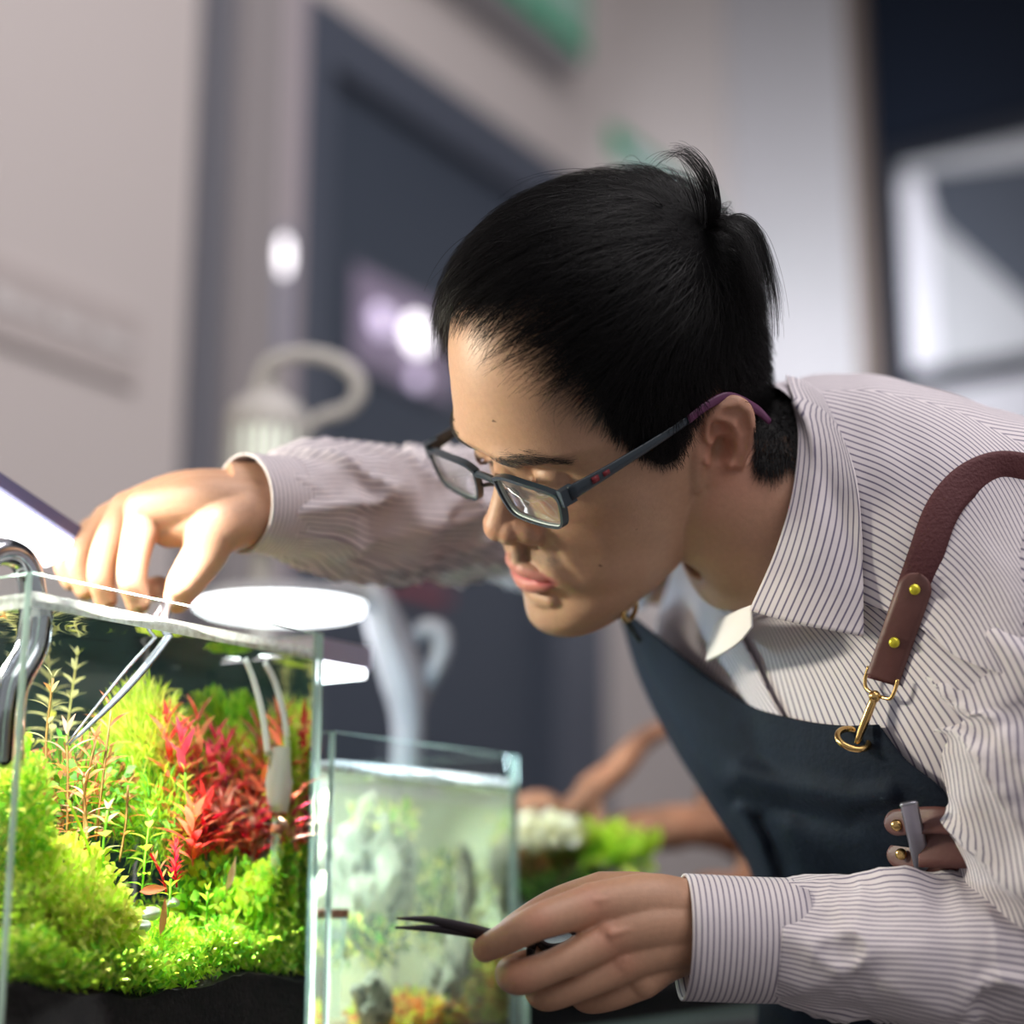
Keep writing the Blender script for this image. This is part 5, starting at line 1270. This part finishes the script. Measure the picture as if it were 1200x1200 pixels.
# ------------------------------------------------------------------ glasses
RG = np.array([[0.53373697, -0.79014081, -0.30133428], [-0.20506044, -0.46662861, 0.86035339], [-0.82041152, -0.39741068, -0.41108356]])
TG = np.array([-0.00873445, 0.01401805, 0.90664292])*1.127; KG = 1.127
def Gl(x, y, z): return Vector(c2w(np.array([x, y, z])*KG @ RG.T+TG))
gl = thing('eyeglasses', 'dark slate framed glasses low on the nose of the man', 'glasses', Gl(0, 0, 0))
M_fr = mat('frame_slate', (38, 50, 60), .3); M_frp = mat('temple_plum', (96, 44, 84), .4); M_frr = mat('temple_red', (120, 26, 38), .5); M_frg = mat('frame_edge_green', (50, 96, 66), .35)
M_lens = pane_mat('lens_glass', (.95, .97, .97), 1.5, milk=.05, milkcol=(.8, .85, .95), gain=2.2)
def lens_outline(s_, k=1.0, n=40):
    pts = [(.009, .0085), (.020, .0110), (.040, .0105), (.058, .0095), (.0655, .0070), (.0645, -.0030), (.0600, -.0105), (.048, -.0125), (.030, -.0125), (.0175, -.0105), (.0115, -.002)]
    a = crva(np.array(pts+[pts[0]]), n+1)[:-1]; c = np.array([.037, -.001]); a = c+(a-c)*k; return [(s_*p[0], p[1]) for p in a]
def gy(x): return .003-.9*x*x
fr = MB()
for s_ in (1, -1):
    o_ = lens_outline(s_, 1.0); i_ = lens_outline(s_, .93)
    G = []
    for q in range(len(o_)+1):
        a, b = o_[q % len(o_)], i_[q % len(o_)]; tk_ = .0024
        top_ = max(0, a[1])/.011
        a = (a[0], a[1]+.0012*top_)
        G.append([Gl(a[0], gy(a[0])+tk_, a[1]), Gl(b[0], gy(b[0])+tk_, b[1]), Gl(b[0], gy(b[0])-tk_*.6, b[1]), Gl(a[0], gy(a[0])-tk_*.6, a[1]), Gl(a[0], gy(a[0])+tk_, a[1])])
    fr.grid(G)
fr.tube([Gl(-.011, gy(0), .006), Gl(-.005, gy(0)+.001, .0078), Gl(.005, gy(0)+.001, .0078), Gl(.011, gy(0), .006)], .0023, 10, 5)
for s_ in (1, -1):
    fr.tube([Gl(s_*.010, .002, -.001), Gl(s_*.0085, -.004, -.003), Gl(s_*.0080, -.006, -.007)], [.0012, .0016, .0022], 8, 4)
    fr.obox(Gl(s_*.0672, -.003, .0075), (Gl(.002, 0, 0)-Gl(0, 0, 0)), (Gl(0, .004, 0)-Gl(0, 0, 0)), (Gl(0, 0, .0045)-Gl(0, 0, 0)))
fr.obj('front_frame', M_fr, gl, auto=.6)
for s_ in (1, -1):
    o_ = lens_outline(s_, .935); c_ = (s_*.037, -.001); G = []
    for r in range(7):
        k = .001+.999*r/6
        G.append([Gl(c_[0]+(o_[q % 40][0]-c_[0])*k, gy(c_[0]+(o_[q % 40][0]-c_[0])*k)+.0016*(1-k*k), c_[1]+(o_[q % 40][1]-c_[1])*k) for q in range(41)])
    MB().grid(G, thick=.0016).obj('lens', M_lens, gl)
    m_ = MB(); rim = [Gl(o_[q % 40][0]*1.0, gy(o_[q % 40][0])+.0004, o_[q % 40][1]) for q in range(41)]
    m_.tube(rim, .0007, 6, caps=False).obj('lens_edge', mat('lens_edge_white', (214, 228, 224), .2, trans=.3), gl)
    # temple: slate front part, plum tip hooked over the ear
    ye = -.100
    pts = [Gl(s_*.0690, -.004, .0085), Gl(s_*.0710, -.03, .0095), Gl(s_*.0725, -.062, .0110), Gl(s_*.0735, -.080, .0125)]
    tmpl = MB().tube(pts, [(.0012, .0048), (.0011, .0036), (.0010, .0028), (.0010, .0026)], 12, 6, flat=Gl(0, 0, 1)-Gl(0, 0, 0)).obj('temple', M_fr, gl)
    MB().tube([pts[-1], Gl(s_*.0742, -.095, .0145), Gl(s_*.0745, -.108, .0120), Gl(s_*.074, -.122, -.002), Gl(s_*.072, -.130, -.014)], [(.0011, .0027), (.0013, .0029), (.0014, .003), (.0014, .0028), (.001, .002)], 12, 6, flat=Gl(0, 0, 1)-Gl(0, 0, 0)).obj('temple_tip', M_frp, tmpl)
    m_ = MB(); 
    for yy, hh in ((-.019, .0016), (-.026, .0012)): m_.obox(Gl(s_*.0715, yy, .0095), (Gl(.0006, 0, 0)-Gl(0, 0, 0)), (Gl(0, .002, 0)-Gl(0, 0, 0)), (Gl(0, 0, hh)-Gl(0, 0, 0)))
    m_.obj('red_inlay', M_frr, tmpl)
# ------------------------------------------------------------------ scissors in the near hand
sc = thing('scissors', 'slim dark curved scissors held open before the hazy tank', 'scissors', P(590, 1100, .95))
M_sc = mat('scissor_steel', (62, 58, 62), .32, metal=.85)
def q3(l): return [P(*q) for q in l]
MB().tube(q3([(612, 1102, .950), (580, 1096, .948), (545, 1087, .942), (505, 1078, .934), (465, 1076, .928)]), [(.0016, .0026), (.0016, .0032), (.0013, .0030), (.0010, .0022), (.0004, .0006)], 10, 6, flat=UP).obj('blade', M_sc, sc)
MB().tube(q3([(612, 1104, .953), (580, 1098, .951), (545, 1092, .946), (505, 1088, .938), (463, 1087, .931)]), [(.0016, .0026), (.0016, .0030), (.0013, .0028), (.0010, .0020), (.0004, .0006)], 10, 6, flat=UP).obj('blade', M_sc, sc)
MB().lathe([(0, .004), (.0022, .0038), (.003, .002), (.003, -.003), (0, -.004)], P(582, 1098, .949), FWD, 16).obj('pivot', M_sc, sc)
MB().tube(q3([(612, 1102, .950), (628, 1108, .950)]), [(.0018, .003), (.002, .0028)], 10, 3, flat=UP).torus(P(652, 1114, .950), FWD+RIGHT*.4-UP*.9, .0150, .0026, 28, 10).obj('finger_ring', M_sc, sc)
MB().tube(q3([(612, 1104, .953), (632, 1096, .966)]), [(.0018, .003), (.002, .0028)], 10, 3, flat=UP).torus(P(656, 1088, .972), FWD*.6+RIGHT*.4-UP*.9, .0140, .0026, 28, 10).obj('finger_ring', M_sc, sc)
